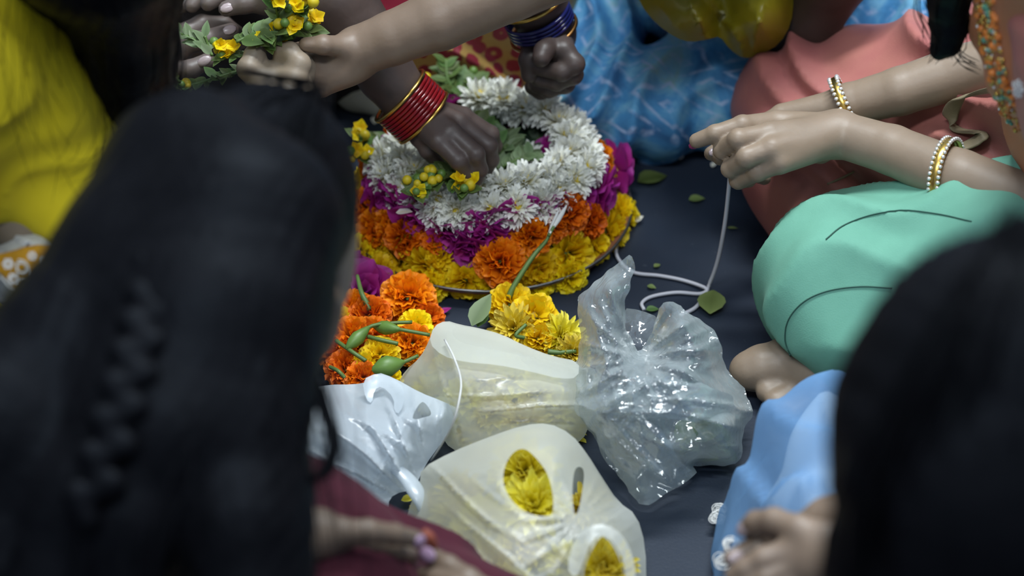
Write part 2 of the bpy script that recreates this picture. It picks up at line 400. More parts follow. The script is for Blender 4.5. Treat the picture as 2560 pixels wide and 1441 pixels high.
def on_mound(px, py, inset=0.0):
    best = None
    for i in range(240):
        z = 0.012 + i * 0.0005; p = W(px, py, z); r = math.hypot(p.x - PC.x, p.y - PC.y); e = abs(r - (mound_R(z) - inset))
        if p.y > PC.y + 0.10: e += 1
        if best is None or e < best[0]: best = (e, p)
        if z > 0.105: break
    return best[1]
# leafy core of the heap (a ring shaped bed that carries the flowers)
core = Sdf()
for k in range(20):
    a = 2 * math.pi * k / 20
    core.ell(PC + Vector((0.075 * math.cos(a), 0.075 * math.sin(a), 0.038)), (0.052, 0.052, 0.034), k=0.01)
core.ell(PC + Vector((0, 0, 0.03)), (0.10, 0.10, 0.03), k=0.02)
cr = put('leaf_bed', core.build('leaf_bed', 0.004, wrinkle(0.006, 260, (0.7, 0.5, 0.5), 1.2), 0.006), M['leaf_dark'])
tag(cr, 'dark crushed leaf bed hidden inside the flower ring on the plate', 'leaves', kind='stuff')
# ------------------------------------------------------------ flower meshes
def petal_pts(L, Wd, bend, ruf, nu, nv, ph, prof):
    P = np.zeros((nu, nv, 3)); T = np.zeros((nu, nv))
    for i in range(nu):
        t = i / (nu - 1); wd = Wd * np.interp(t, np.linspace(0, 1, len(prof)), prof)
        for j in range(nv):
            s = j / (nv - 1) * 2 - 1
            x = L * t * (1 - 0.10 * s * s * t)
            P[i, j] = (x, wd * s, bend(t) * L + ruf * L * t * math.sin(s * 4.2 + ph) + 0.10 * L * s * s * t); T[i, j] = t
    return P, T
def flower_mesh(name, specs):
    V, Fc, A = [], [], []
    for (d, base, L, Wd, bend, ruf, nu, nv, ph, prof, axis, roll) in specs:
        P, T = petal_pts(L, Wd, bend, ruf, nu, nv, ph, prof)
        d = Vector(d).normalized(); y = Vector(axis).cross(d)
        if y.length < 1e-3: y = Vector((1, 0, 0)).cross(d)
        y.normalize(); z = d.cross(y)
        if roll: R = Matrix.Rotation(roll, 3, d); y = R @ y; z = R @ z
        o = len(V); B = np.array([d, y, z])
        V += [tuple(q) for q in (P.reshape(-1, 3) @ B + np.array(base))]; A += list(T.reshape(-1))
        for i in range(nu - 1):
            for j in range(nv - 1):
                a = o + i * nv + j; Fc.append((a, a + 1, a + nv + 1, a + nv))
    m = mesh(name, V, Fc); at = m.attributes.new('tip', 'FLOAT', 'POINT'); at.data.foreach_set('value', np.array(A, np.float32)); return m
UP = (0, 0, 1)
def dirs(th, ph): return Vector((math.sin(th) * math.cos(ph), math.sin(th) * math.sin(ph), math.cos(th)))
def pompom(name, seed, N=120, tmax=2.0, wd=0.30, ruf=0.10):      # unit radius, centre at origin
    r = random.Random(seed); sp = []
    for i in range(N):
        u = (i + 0.5) / N; th = math.acos(1 - u * (1 - math.cos(tmax))); ph = i * 2.39996 + r.uniform(-.2, .2)
        d = dirs(th + r.uniform(-.12, .12), ph); L = r.uniform(0.62, 0.80)
        sp.append((d, Vector(d) * 0.24 + Vector((0, 0, -0.05)), L, wd * r.uniform(.8, 1.25), lambda t, b=r.uniform(.05, .28): -b * t * t, ruf * r.uniform(.5, 1.6), 4, 5,
                   r.uniform(0, 6), (0.3, 0.55, 0.95, 0.85), UP, r.uniform(-.7, .7)))
    return flower_mesh(name, sp)
def mum(name, seed, N=120, tmax=2.0, wd=0.115):
    r = random.Random(seed); sp = []
    for i in range(N):
        u = (i + 0.5) / N; th = 0.12 + (tmax - 0.12) * u ** 0.62; ph = i * 2.39996 + r.uniform(-.25, .25)
        d = dirs(th + r.uniform(-.12, .12), ph); L = (0.62 + 0.33 * min(1, th / 1.1)) * r.uniform(.75, 1.12)
        sp.append((d, Vector((0, 0, -0.06)) + Vector(d) * 0.1, L, wd * r.uniform(.8, 1.25), lambda t, b=r.uniform(-.22, .25): b * t * t, 0.0, 4, 3,
                   0, (0.55, 0.8, 1.0, 0.55), UP, r.uniform(-.4, .4)))
    return flower_mesh(name, sp)
MARI = [pompom('marigold_petals%d' % i, 10 + i, 150, 2.0, 0.21, 0.13) for i in range(3)]
YMAR = [pompom('yellow_pompom_petals%d' % i, 40 + i, 105, 2.0, 0.20, 0.07) for i in range(3)]
MUMS = [mum('chrysanthemum_petals%d' % i, 20 + i) for i in range(4)]
LEM = [mum('lemon_chrysanthemum_petals%d' % i, 60 + i, 110, 1.9, 0.125) for i in range(3)]
def rose_petal(name, seed, wide):
    r = random.Random(seed)
    P = []; A = []; nu, nv = 6, 7
    for i in range(nu):
        t = i / (nu - 1); wd = wide * np.interp(t, [0, .25, .6, .85, 1], [.25, .7, 1, .9, .45])
        for j in range(nv):
            s = j / (nv - 1) * 2 - 1
            P.append((wd * s, -0.30 * (1 - math.cos(s * 1.2)) * 1.2 * (1 - .3 * t) + 0.06 * t * math.sin(5 * s + seed) + (0.32 * max(0, t - 0.6) ** 1.3 * 2), t * (1 - 0.08 * s * s)))
            A.append(t)
    F_ = [(i * nv + j, i * nv + j + 1, (i + 1) * nv + j + 1, (i + 1) * nv + j) for i in range(nu - 1) for j in range(nv - 1)]
    m = mesh(name, P, F_); at = m.attributes.new('tip', 'FLOAT', 'POINT'); at.data.foreach_set('value', np.array(A, np.float32)); return m
RP = [rose_petal('rose_petal%d' % i, i, 0.50 + 0.08 * i) for i in range(3)]
def leaf_mesh(name, asp=0.38, fold=0.12, droop=0.18, n=6):
    P, A, F_ = [], [], []
    for i in range(n):
        t = i / (n - 1); wd = asp * math.sin(math.pi * min(1, t ** 0.8 * 0.97 + 0.02))
        for s in (-1, -0.5, 0, 0.5, 1): P.append((t, wd * s * 0.5 * 2, -droop * t * t + fold * abs(s) * wd)); A.append(0.3 + 0.7 * abs(s))
    for i in range(n - 1):
        for j in range(4): F_.append((i * 5 + j, i * 5 + j + 1, (i + 1) * 5 + j + 1, (i + 1) * 5 + j))
    m = mesh(name, P, F_); at = m.attributes.new('tip', 'FLOAT', 'POINT'); at.data.foreach_set('value', np.array(A, np.float32)); return m
LEAF = [leaf_mesh('leaf_oval', 0.26), leaf_mesh('leaf_broad', 0.36, 0.25, 0.12), leaf_mesh('leaf_slim', 0.16, 0.3, 0.1)]
def sph_mesh(name, n=8, m_=6, sx=1, sy=1, sz=1):
    v, f = [], []
    for i in range(m_ + 1):
        th = math.pi * i / m_
        for k in range(n): a = 2 * math.pi * k / n; v.append((sx * math.sin(th) * math.cos(a), sy * math.sin(th) * math.sin(a), sz * math.cos(th)))
    for i in range(m_):
        for k in range(n): f.append((i * n + k, (i + 1) * n + k, (i + 1) * n + (k + 1) % n, i * n + (k + 1) % n))
    return mesh(name, v, f)
BALL = sph_mesh('bead'); CENTRE = sph_mesh('flower_centre', 10, 6, .22, .22, .16)
v, f = lathe([(0.0, -0.62), (0.06, -0.6), (0.15, -0.5), (0.20, -0.3), (0.22, -0.05), (0.0, 0.0)], 9); CALYX = mesh('calyx', v, f)
def aim(loc, axis, s, spin=0.0):
    q = Vector(axis).to_track_quat('Z', 'Y').to_matrix().to_4x4()
    return Matrix.Translation(loc) @ q @ Matrix.Rotation(spin, 4, 'Z') @ Matrix.Diagonal((s, s, s, 1))
KIND = {'orange': ('orange_marigold', 'marigold', MARI, 'marigold'), 'yellow': ('yellow_marigold', 'marigold', YMAR, 'ymari'),
        'white': ('white_chrysanthemum', 'chrysanthemum', MUMS, 'white'), 'lemon': ('yellow_chrysanthemum', 'chrysanthemum', LEM, 'lemon')}
CNT = [0]
def flower(kind, loc, axis, r, label, group=None, stem=None, squash=1.0):
    nm, cat, ms, mk = KIND[kind]; CNT[0] += 1; i = CNT[0]
    mt = aim(loc, axis, r, i * 1.9) @ Matrix.Diagonal((1, 1, squash, 1))
    t = thing(nm, label, cat, mtx=mt, group=group)
    put('petals', ms[i % len(ms)], M[mk], t); put('calyx', CALYX, M['calyx'], t)
    if kind in ('white',): put('flower_centre', CENTRE, M['centre'], t, Matrix.Translation((0, 0, 0.22)))
    if stem:
        inv = mt.inverted(); sp = [inv @ Vector(p) for p in smooth_path(stem, 14)]
        v, f = tube_geo(sp, [0.0021 / r * (1 + 0.6 * (1 - k / len(sp))) for k in range(len(sp))], 6); put('stem', mesh('stem', v, f), M['stem'], t)
    return t
def rose(loc, axis, r, label, group=None, seed=0):
    rr = random.Random(seed); t = thing('magenta_rose', label, 'rose', mtx=aim(loc, axis, r, rr.uniform(0, 6)), group=group)
    n = 0
    for ring, (cnt, rad, tilt, sc) in enumerate([(3, 0.10, 0.05, 0.85), (4, 0.24, 0.30, 1.0), (5, 0.34, 0.75, 1.12), (5, 0.36, 1.15, 1.15)]):
        for k in range(cnt):
            a = 2 * math.pi * (k + 0.4 * ring) / cnt + rr.uniform(-.2, .2); s = sc * rr.uniform(.88, 1.1)
            m = Matrix.Rotation(a, 4, 'Z') @ Matrix.Translation((0, rad, -0.55)) @ Matrix.Rotation(-tilt + rr.uniform(-.12, .12), 4, 'X') @ Matrix.Diagonal((s, s, s, 1))
            put('petal', RP[(n + seed) % 3], M['rose'], t, m); n += 1
    return t
CLK = {}
NUM = ['twelve', 'one', 'two', 'three', 'four', 'five', 'six', 'seven', 'eight', 'nine', 'ten', 'eleven']
def clock(ring, p):
    a = math.atan2(p.x - PC.x, p.y - PC.y) % (2 * math.pi); h = round(a / (2 * math.pi) * 24) % 24; used = CLK.setdefault(ring, set())
    for dlt in (0, 1, -1, 2, -2, 3, -3, 4, -4, 5, -5, 6, -6):
        g = (h + dlt) % 24
        if g not in used: break
    used.add(g); return (NUM[g // 2] + " o'clock") if g % 2 == 0 else ('half past ' + NUM[g // 2])
def outward(p, up=0.45):
    d = Vector((p.x - PC.x, p.y - PC.y, 0)); d = d.normalized() if d.length > 1e-6 else Vector((0, 1, 0)); return (d + Vector((0, 0, up))).normalized()
def jit(v, s=0.2): return (Vector(v) + Vector((random.uniform(-s, s), random.uniform(-s, s), random.uniform(-s, s)))).normalized()
# front flowers where the photo shows them, far side completed round the ring
for (x, y, r) in [(898, 640, .026), (948, 628, .028), (1000, 655, .027), (1075, 665, .029), (1165, 700, .025), (1105, 632, .022), (950, 690, .024), (1080, 715, .020), (1230, 712, .022),
                  (1340, 668, .026), (1418, 636, .031), (1345, 705, .020), (1420, 690, .023), (1515, 580, .027), (1545, 535, .025), (1480, 620, .022), (1030, 610, .022)]:
    p = on_mound(x, y, 0.010); flower('yellow', p, jit(outward(p, .35)), r, 'yellow marigold at %s in the bottom ring on the plate' % clock('y', p), 'bottom ring of yellow marigolds')
for a in range(-40, 221, 30):
    p = PC + Vector((.128 * math.cos(math.radians(a)), .128 * math.sin(math.radians(a)), .035))
    if p.y < PC.y + 0.02: continue
    flower('yellow', p, jit(outward(p)), .027, 'yellow marigold at %s in the bottom ring on the plate' % clock('y', p), 'bottom ring of yellow marigolds')
for (x, y, r) in [(925, 525, .029), (945, 578, .027), (1018, 590, .026), (1250, 657, .0285), (1325, 590, .025), (1415, 530, .027), (1470, 552, .022), (980, 560, .022), (1375, 565, .021), (1090, 600, .018)]:
    p = on_mound(x, y, 0.004 if (x, y) != (1250, 657) else -0.006); flower('orange', p, jit(outward(p, .3), .15), r, 'orange marigold at %s in the middle ring on the plate' % clock('o', p), 'ring of orange marigolds')
for a in range(-20, 201, 32):
    p = PC + Vector((.118 * math.cos(math.radians(a)), .118 * math.sin(math.radians(a)), .06))
    if p.y < PC.y + 0.015: continue
    flower('orange', p, jit(outward(p)), .026, 'orange marigold at %s in the middle ring on the plate' % clock('o', p), 'ring of orange marigolds')
i = 0
for (x, y, r) in [(925, 470, .026), (980, 510, .026), (1042, 550, .027), (1120, 592, .023), (1168, 628, .021), (1190, 582, .022), (1258, 556, .024), (1328, 536, .018), (1462, 506, .019), (1512, 486, .028), (1548, 420, .027), (1390, 516, .015), (1225, 600, .018)]:
    p = on_mound(x, y + 6, -.008 if x < 1130 else -.004); i += 1; rose(p, jit(outward(p, -.05), .2), r * .95, 'magenta rose at %s under the white wreath' % clock('m', p), 'ring of magenta roses', i)
for a in range(5, 180, 28):
    p = PC + Vector((.110 * math.cos(math.radians(a)), .110 * math.sin(math.radians(a)), .078)); i += 1
    rose(p, outward(p, .5), .026, 'magenta rose at %s under the white wreath' % clock('m', p), 'ring of magenta roses', i)
for (x, y) in [(1270, 295), (1392, 375)]:
    p = W(x, y, .078); i += 1; rose(p, jit((-0.2, -0.6, 1)), .018, ['magenta rose showing deep inside the white wreath near the back', 'small magenta rose on the inner right side of the white wreath'][i % 2], None, i)
WC = W(1213, 392, 0.085)
# white wreath, open towards the far left
for row, (R, z, n, r) in enumerate([(.106, .089, 25, .0240), (.087, .101, 21, .0235)]):
    for k in range(n):
        a = 2 * math.pi * (k + .5 * row) / n
        deg = math.degrees(a) % 360
        if 100 < deg < 176: continue
        Rr = R * random.uniform(.96, 1.04); p = Vector((WC.x + Rr * 1.03 * math.cos(a), WC.y + Rr * math.sin(a), z + random.uniform(-.003, .004)))
        d = Vector((math.cos(a), math.sin(a), 0)) * (0.85 if row == 0 else -0.1) + Vector((0, -0.15, 0.75))
        flower('white', p, jit(d.normalized(), .28), r * random.uniform(.9, 1.1), 'white chrysanthemum at %s in the %s row of the white wreath' % (clock('w%d' % row, p), ['outer', 'inner'][row]), 'white wreath of chrysanthemums')
for k, (x, y) in enumerate([(1095, 495), (1140, 525)]):
    p = on_mound(x, y, -.012); flower('white', p, jit((-.1, -.8, .5), .15), .022, ['white chrysanthemum hanging low on the front left of the wreath', 'white chrysanthemum hanging low on the wreath below the yellow buds', 'white chrysanthemum hanging low on the wreath above the magenta roses', 'lowest white chrysanthemum hanging from the front of the wreath'][k])
for (x, y) in [(1320, 400), (1290, 425)]:
    p = W(x, y, .075); flower('white', p, jit((0, -.3, 1)), .022, 'small white chrysanthemum lying %s inside the wreath beside the green sprigs' % ('upper right' if x > 1300 else 'lower right'))
# ------------------------------------------------------------ leaf sprigs
def sprig(label, pts, n, ll, mat='leaf', buds=0, blooms=0, kind=0, seed=0, group=None, spread=1.0, name='leafy_sprig', cat='sprig'):
    n = int(n * 1.5); ll = ll * .82 if kind == 0 else ll * .72; rr = random.Random(seed); sp = smooth_path(pts, 16); t = thing(name, label, cat, sp[0], group); o = sp[0]
    v, f = tube_geo([p - o for p in sp], [0.0018] * len(sp), 5); put('stem', mesh('stem', v, f), M['stem'], t)
    for k in range(n):
        u = 0.12 + 0.88 * k / max(1, n - 1); j = min(len(sp) - 2, int(u * (len(sp) - 1))); p = sp[j]
        d = (sp[j + 1] - sp[j]).normalized(); side = d.cross(Vector((0, 0, 1)));
        if side.length < .1: side = Vector((1, 0, 0))
        side.normalize(); s = 1 if k % 2 else -1
        dr = (side * s * spread + d * rr.uniform(.3, 1.0) + Vector((0, 0, rr.uniform(-.2, .8)))).normalized()
        z = Vector((rr.uniform(-.4, .4), -.35 + rr.uniform(-.4, .3), 1)); y = z.cross(dr).normalized(); z = dr.cross(y); L = ll * rr.uniform(.7, 1.2)
        R = Matrix((dr, y, z)).transposed().to_4x4()
        put('leaf', LEAF[kind], M[mat], t, Matrix.Translation(p - o) @ R @ Matrix.Diagonal((L, L, L, 1)))
    for k in range(buds):
        p = sp[-1 - (k % 4)] - o + Vector((rr.uniform(-1, 1), rr.uniform(-1, 1), rr.uniform(0, 1.2))) * ll * .6; s = rr.uniform(.0040, .0064)
        put('bud', BALL, M['bud'] if k % 3 else M['calyx'], t, Matrix.Translation(p) @ Matrix.Diagonal((s, s, s, 1)))
    for k in range(blooms):
        p = sp[-1 - 2 * k % len(sp)] - o + Vector((rr.uniform(-1, 1), rr.uniform(-1, .6), rr.uniform(.2, 1.2))) * ll * .6
        b = bpy.data.objects.new('blossom', None); COL.objects.link(b); b.parent = t; b.empty_display_size = .01
        b.matrix_local = aim(p, (rr.uniform(-.4, .4), -.6, .8), 1.0, rr.uniform(0, 6))
        for q in range(5):
            a = 2 * math.pi * q / 5; L = rr.uniform(.0085, .0115)
            put('petal', LEAF[1], M['ymari'], b, Matrix.Rotation(a, 4, 'Z') @ Matrix.Rotation(rr.uniform(-1.1, -.3), 4, 'Y') @ Matrix.Rotation(rr.uniform(-.4, .4), 4, 'X') @ Matrix.Diagonal((L, L * 1.4, L, 1)))
    return t
G1 = 'green sprigs heaped inside the white wreath'
sprig('long green sprig leaning over the back of the wreath against the red cloth', WL([(1235, 330, .08), (1190, 260, .09), (1110, 170, .11)]), 22, .030, 'leaf', 1, 0, 0, 1, G1)
sprig('green sprig behind the red bangles at the wreath opening', WL([(1230, 300, .085), (1170, 250, .09), (1090, 215, .10)]), 16, .032, 'leaf', 2, 0, 0, 2, G1)
sprig('green sprig with one yellow blossom right of the dark hand', WL([(1260, 400, .07), (1245, 350, .085), (1212, 318, .1)]), 12, .026, 'leaf', 0, 1, 0, 3, G1)
sprig('bushy grey-green sprig in the middle of the wreath', WL([(1285, 440, .075), (1265, 395, .09), (1270, 340, .10)]), 30, .026, 'leaf_pale', 0, 0, 0, 4, G1)
sprig('green sprig lying right of the bushy sprig inside the wreath', WL([(1310, 420, .07), (1290, 380, .085), (1260, 370, .1)]), 22, .024, 'leaf_pale', 0, 0, 0, 5, G1)
sprig('green sprig poking out at the top of the wreath opening', WL([(1250, 330, .07), (1230, 285, .085), (1195, 245, .1)]), 20, .026, 'leaf', 2, 0, 0, 6, G1)
sprig('sprig with small yellow buds held under the dark fingertips', WL([(1170, 400, .10), (1130, 430, .128), (1065, 455, .128)]), 30, .026, 'leaf', 12, 0, 1, 7, G1)
sprig('sprig of yellow buds and blossoms hanging on the front of the wreath', WL([(1140, 400, .11), (1130, 440, .132), (1165, 480, .126)]), 26, .024, 'leaf', 8, 3, 1, 8, G1)
sprig('short bud sprig at the front left rim of the wreath', WL([(1090, 430, .11), (1060, 455, .128), (1040, 485, .124)]), 20, .023, 'leaf', 6, 1, 1, 9, G1)
sprig('sprig with yellow blossoms left of the red bangles', WL([(985, 350, .07), (930, 345, .09), (895, 345, .10)]), 10, .024, 'leaf', 3, 2, 0, 10, G1)
sprig('yellow blossom sprig at the left end of the wreath', WL([(960, 370, .075), (915, 385, .09), (895, 395, .095)]), 8, .020, 'leaf', 5, 2, 0, 11, G1)
sprig('fine green sprig rising over the middle of the wreath', WL([(1255, 420, .085), (1225, 350, .105), (1180, 290, .115)]), 16, .026, 'leaf', 0, 0, 0, 24, G1)
sprig('green sprig spreading towards the right inner edge of the wreath', WL([(1240, 430, .085), (1290, 400, .10), (1345, 385, .10)]), 14, .024, 'leaf_pale', 0, 0, 0, 25, G1)
sprig('short leafy tip standing against the red brocade', WL([(1150, 250, .09), (1120, 200, .11), (1115, 150, .125)]), 14, .022, 'leaf', 0, 0, 0, 26, G1)
sprig('leafy twig lying left of the upper white flowers', WL([(1230, 290, .085), (1195, 230, .10), (1185, 190, .105)]), 14, .024, 'leaf', 1, 0, 0, 27, G1)
sprig('dark green sprig at the bottom of the wreath hollow', WL([(1080, 420, .07), (1010, 390, .075), (960, 370, .08)]), 14, .026, 'leaf_dark', 0, 0, 0, 12, G1)
sprig('dark green sprig under the right side of the wreath hollow', WL([(1250, 460, .07), (1310, 400, .075), (1350, 340, .075)]), 16, .026, 'leaf_dark', 0, 0, 0, 13, G1)
# sprigs held at the top left
sprig('flowering sprig with yellow blossoms held up by the tan hand', WL([(690, 130, .28), (720, 80, .31), (760, 20, .34)]), 24, .028, 'leaf', 8, 10, 1, 14)
sprig('leafy sprig with yellow blossoms under the upper flowering sprig', WL([(640, 120, .29), (690, 90, .31), (770, 70, .31)]), 20, .030, 'leaf', 6, 6, 0, 15)
sprig('broad leafy sprig lying over the pinching thumb', WL([(590, 105, .31), (640, 85, .315), (700, 80, .32)]), 14, .030, 'leaf', 2, 0, 0, 28)
sprig('top flowering sprig at the photo edge with yellow blossoms', WL([(700, 60, .32), (690, 10, .35), (700, -40, .37)]), 10, .022, 'leaf', 5, 6, 0, 23)
sprig('yellow blossom sprig across the thumb of the pinching hand', WL([(650, 135, .28), (600, 140, .29), (555, 135, .29)]), 10, .020, 'leaf', 4, 4, 0, 16)
sprig('pale green feathery leaf spray over the brown hand', WL([(520, 125, .30), (475, 95, .31), (425, 75, .31)]), 14, .019, 'leaf_pale', 0, 0, 0, 17, None, .6)
sprig('single pair of pale leaves beside the feathery leaf spray', WL([(530, 138, .30), (522, 120, .30), (512, 90, .31)]), 3, .022, 'leaf_pale', 0, 0, 0, 18, None, .4)
sprig('thin green spray hanging left of the flower holding hands', WL([(450, 205, .28), (420, 180, .28), (385, 155, .28)]), 12, .014, 'leaf', 0, 0, 0, 19, None, .6)
sprig('dark leafy sprig between the hands and the dark haired head', WL([(620, 170, .26), (540, 195, .26), (440, 225, .26)]), 18, .020, 'leaf', 3, 0, 0, 20)
# ------------------------------------------------------------ loose flowers on the floor
L = flower
def fp(x, y, z): return W(x, y, z)
T_ = (0, -.45, .9)
L('orange', fp(1020, 748, .026), T_, .031, 'large orange marigold on the floor just below the plate')
L('orange', fp(925, 792, .026), (-.3, -.6, .7), .024, 'orange marigold left of the large one below the plate', None, [fp(925, 775, .04), fp(905, 735, .05), fp(893, 690, .05)])
L('orange', fp(880, 850, .024), (-.2, -.5, .8), .026, 'orange marigold at the middle left of the loose pile')
L('orange', fp(930, 845, .022), (.2, -.5, .8), .024, 'orange marigold with green bud and stem across it')
L('orange', fp(1068, 800, .018), (.4, -.5, .8), .020, 'small orange marigold behind the yellow one by the white bag')
L('orange', fp(1030, 862, .024), (.2, -.6, .7), .024, 'orange marigold touching the white bag edge')
L('orange', fp(865, 925, .018), (-.2, -.5, .8), .023, 'orange marigold at the lower left beside the dark hair')
L('orange', fp(908, 948, .024), (.1, -.5, .8), .020, 'bright orange marigold resting on the left white bag')
L('orange', fp(885, 775, .018), (-.4, -.3, .8), .022, 'orange marigold under the magenta rose beside the dark hair')
L('orange', fp(845, 885, .018), (-.4, -.3, .8), .022, 'leftmost orange marigold of the loose pile')
L('yellow', fp(1040, 815, .026), (.3, -.5, .8), .019, 'yellow marigold tucked between the loose orange ones')
L('yellow', fp(950, 892, .030), (-.1, -.5, .8), .022, 'yellow marigold in the middle of the loose pile')
L('yellow', fp(915, 918, .026), (-.1, -.5, .8), .018, 'yellow marigold at the lower left of the loose pile')
L('yellow', fp(965, 948, .018), (.1, -.5, .8), .018, 'yellow marigold between the two white bags')
L('yellow', fp(852, 802, .018), (-.1, -.5, .8), .016, 'small yellow marigold peeping out beside the dark hair')
rose(fp(912, 722, .024), (.1, -.5, .9), .026, 'magenta rose lying loose on the floor left of the plate', None, 31)
rose(fp(875, 690, .02), (-.3, -.5, .9), .022, 'magenta rose half hidden behind the dark hair', None, 32)
L('yellow', fp(1275, 765, .022), (-.1, -.5, .9), .026, 'yellow marigold with tall green stem behind the cream bag', None,
  [fp(1272, 745, .035), fp(1285, 715, .045), fp(1330, 645, .066), fp(1366, 602, .075)])
L('yellow', fp(1335, 795, .030), (.3, -.5, .9), .028, 'biggest yellow marigold behind the cream bag')
L('lemon', fp(1285, 822, .030), (-.2, -.6, .8), .026, 'pale yellow chrysanthemum lying on the cream bag top')
L('lemon', fp(1405, 845, .022), (.4, -.5, .8), .026, 'pale yellow chrysanthemum beside the left ear of the clear bag')
L('yellow', fp(1345, 850, .022), (.1, -.5, .9), .021, 'flat yellow marigold at the rear edge of the cream bag', None, [fp(1370, 880, .03), fp(1400, 882, .03), fp(1440, 878, .03)])
L('lemon', fp(1432, 885, .022), (.3, -.6, .8), .020, 'pale yellow chrysanthemum between the cream and clear bags')
L('lemon', fp(1375, 835, .02), (.1, -.5, .8), .022, 'pale yellow chrysanthemum in the middle of the heap behind the cream bag')
# buds, stems, leaves
def bud_stem(label, pts, r=.0075, white=False, sub=None):
    sp = smooth_path(pts, 14); t = thing('flower_bud', label, 'bud', sp[0]); o = sp[0]
    v, f = tube_geo([p - o for p in sp], [0.0019] * len(sp), 6); put('stem', mesh('stem', v, f), M['stem'], t)
    e = (sp[0] - sp[1]).normalized()
    v, f = lathe([(0.0012, -.012), (r * .6, -.004), (r, .006), (r * .85, .014), (r * .35, .022), (0, .024)], 9)
    put('bud', mesh('bud', v, f), M['motif'] if white else M['calyx'], t, aim((0, 0, 0), e, 1.0))
bud_stem('green bud with bent stem on the loose orange marigolds', [fp(905, 835, .052), fp(930, 815, .055), fp(985, 808, .052), fp(1030, 806, .05)])
bud_stem('green bud with straight stem pointing at the white bag', [fp(980, 822, .052), fp(1010, 826, .055), fp(1075, 838, .05)])
bud_stem('large green bud lying beside the cream bag edge', [fp(985, 912, .045), fp(1010, 905, .045), fp(1045, 890, .045)], .011)
bud_stem('green stem with a white tip in front of the plate', [fp(1376, 578, .085), fp(1366, 602, .078), fp(1345, 628, .07)], .0027, True)
bud_stem('long white bud tip pointing up at the plate edge', [fp(1389, 560, .092), fp(1380, 575, .088), fp(1372, 590, .083)], .0029, True)
tag(tube('cut_twig', WL([(840, 852, .04), (880, 880, .045), (915, 903, .04)]), .0022, M['stem']), 'cut green stem across the lower loose orange marigolds', 'twig')
tag(tube('cut_twig', WL([(920, 842, .048), (950, 850, .05), (995, 860, .048)]), .0022, M['stem']), 'cut green stem beside the loose orange marigold on the right', 'twig')
tag(tube('cut_twig', WL([(825, 918, .04), (845, 928, .045), (862, 945, .04)]), .0020, M['stem']), 'short cut stem at the bottom of the loose pile', 'twig')
tag(tube('cut_twig', WL([(1310, 845, .05), (1290, 838, .055), (1315, 812, .06)]), .0020, M['stem']), 'short bent stem on the pale chrysanthemum by the cream bag', 'twig')
def one_leaf(label, x, y, z, ang, L_, mat='leaf', kind=1, tilt=.15, name='fallen_leaf', cat='leaf'):
    o = put(name, LEAF[kind], M[mat]); o.matrix_world = Matrix.Translation(W(x, y, z)) @ Matrix.Rotation(math.radians(ang), 4, 'Z') @ Matrix.Rotation(-tilt, 4, 'Y') @ Matrix.Diagonal((L_, L_, L_, 1)); return tag(o, label, cat)
one_leaf('long grey-green leaf standing behind the cream bag', 1180, 815, .045, 62, .042, 'leaf_pale', 0, .5)
one_leaf('small grey-green leaf under the long leaf behind the cream bag', 1195, 818, .040, 75, .03, 'leaf', 0, .3)
M['leaf_lime'] = petal_mat('lime_leaf', (0.15, 0.20, 0.05), (0.19, 0.26, 0.07), (0.22, 0.29, 0.09), 0.2, 0.05)
one_leaf('yellow-green pointed leaf on the floor beside the white string', 1775, 785, .006, 82, .042, 'leaf_lime', 1, .1)
one_leaf('green leaf on the floor right of the plate', 1595, 455, .004, 25, .036, 'leaf', 1, .05)
one_leaf('green leaf fragment on the floor below the right hand', 1722, 500, .004, 10, .018, 'leaf_lime', 1, .1)
one_leaf('dark green leaf on the floor near the blue skirt', 1560, 398, .004, 20, .034, 'leaf_dark', 1, .05)
one_leaf('tiny green leaf strip on the floor near the pink skirt', 1818, 570, .003, 2, .012, 'leaf_lime', 2, .02)
one_leaf('tiny green scrap above the white string', 1635, 668, .003, 40, .009, 'leaf_lime', 1, .05)
one_leaf('tiny green scrap inside the string loop', 1618, 715, .003, -20, .010, 'leaf_lime', 1, .05)
one_leaf('dark green scrap behind the clear bag', 1615, 775, .003, 10, .014, 'leaf', 1, .05)
one_leaf('magenta petal on the floor below the plate', 1092, 786, .004, 28, .017, 'rose', 0, .3, 'fallen_petal', 'petal')
one_leaf('white petal on the floor under the pointing finger', 1700, 400, .004, 80, .011, 'white', 1, .3, 'fallen_petal', 'petal')
one_leaf('white petal on the floor right of the plate', 1584, 556, .004, 30, .013, 'white', 1, .4, 'fallen_petal', 'petal')
one_leaf('white petal on the floor below the curled fingers', 1780, 418, .004, 60, .009, 'white', 1, .4, 'fallen_petal', 'petal')
one_leaf('white petal on the magenta rose at the left of the plate', 990, 532, .085, -10, .018, 'white', 1, .3, 'fallen_petal', 'petal')
one_leaf('white petal on the floor behind the red bangles', 935, 310, .004, 70, .016, 'white', 1, .3, 'fallen_petal', 'petal')
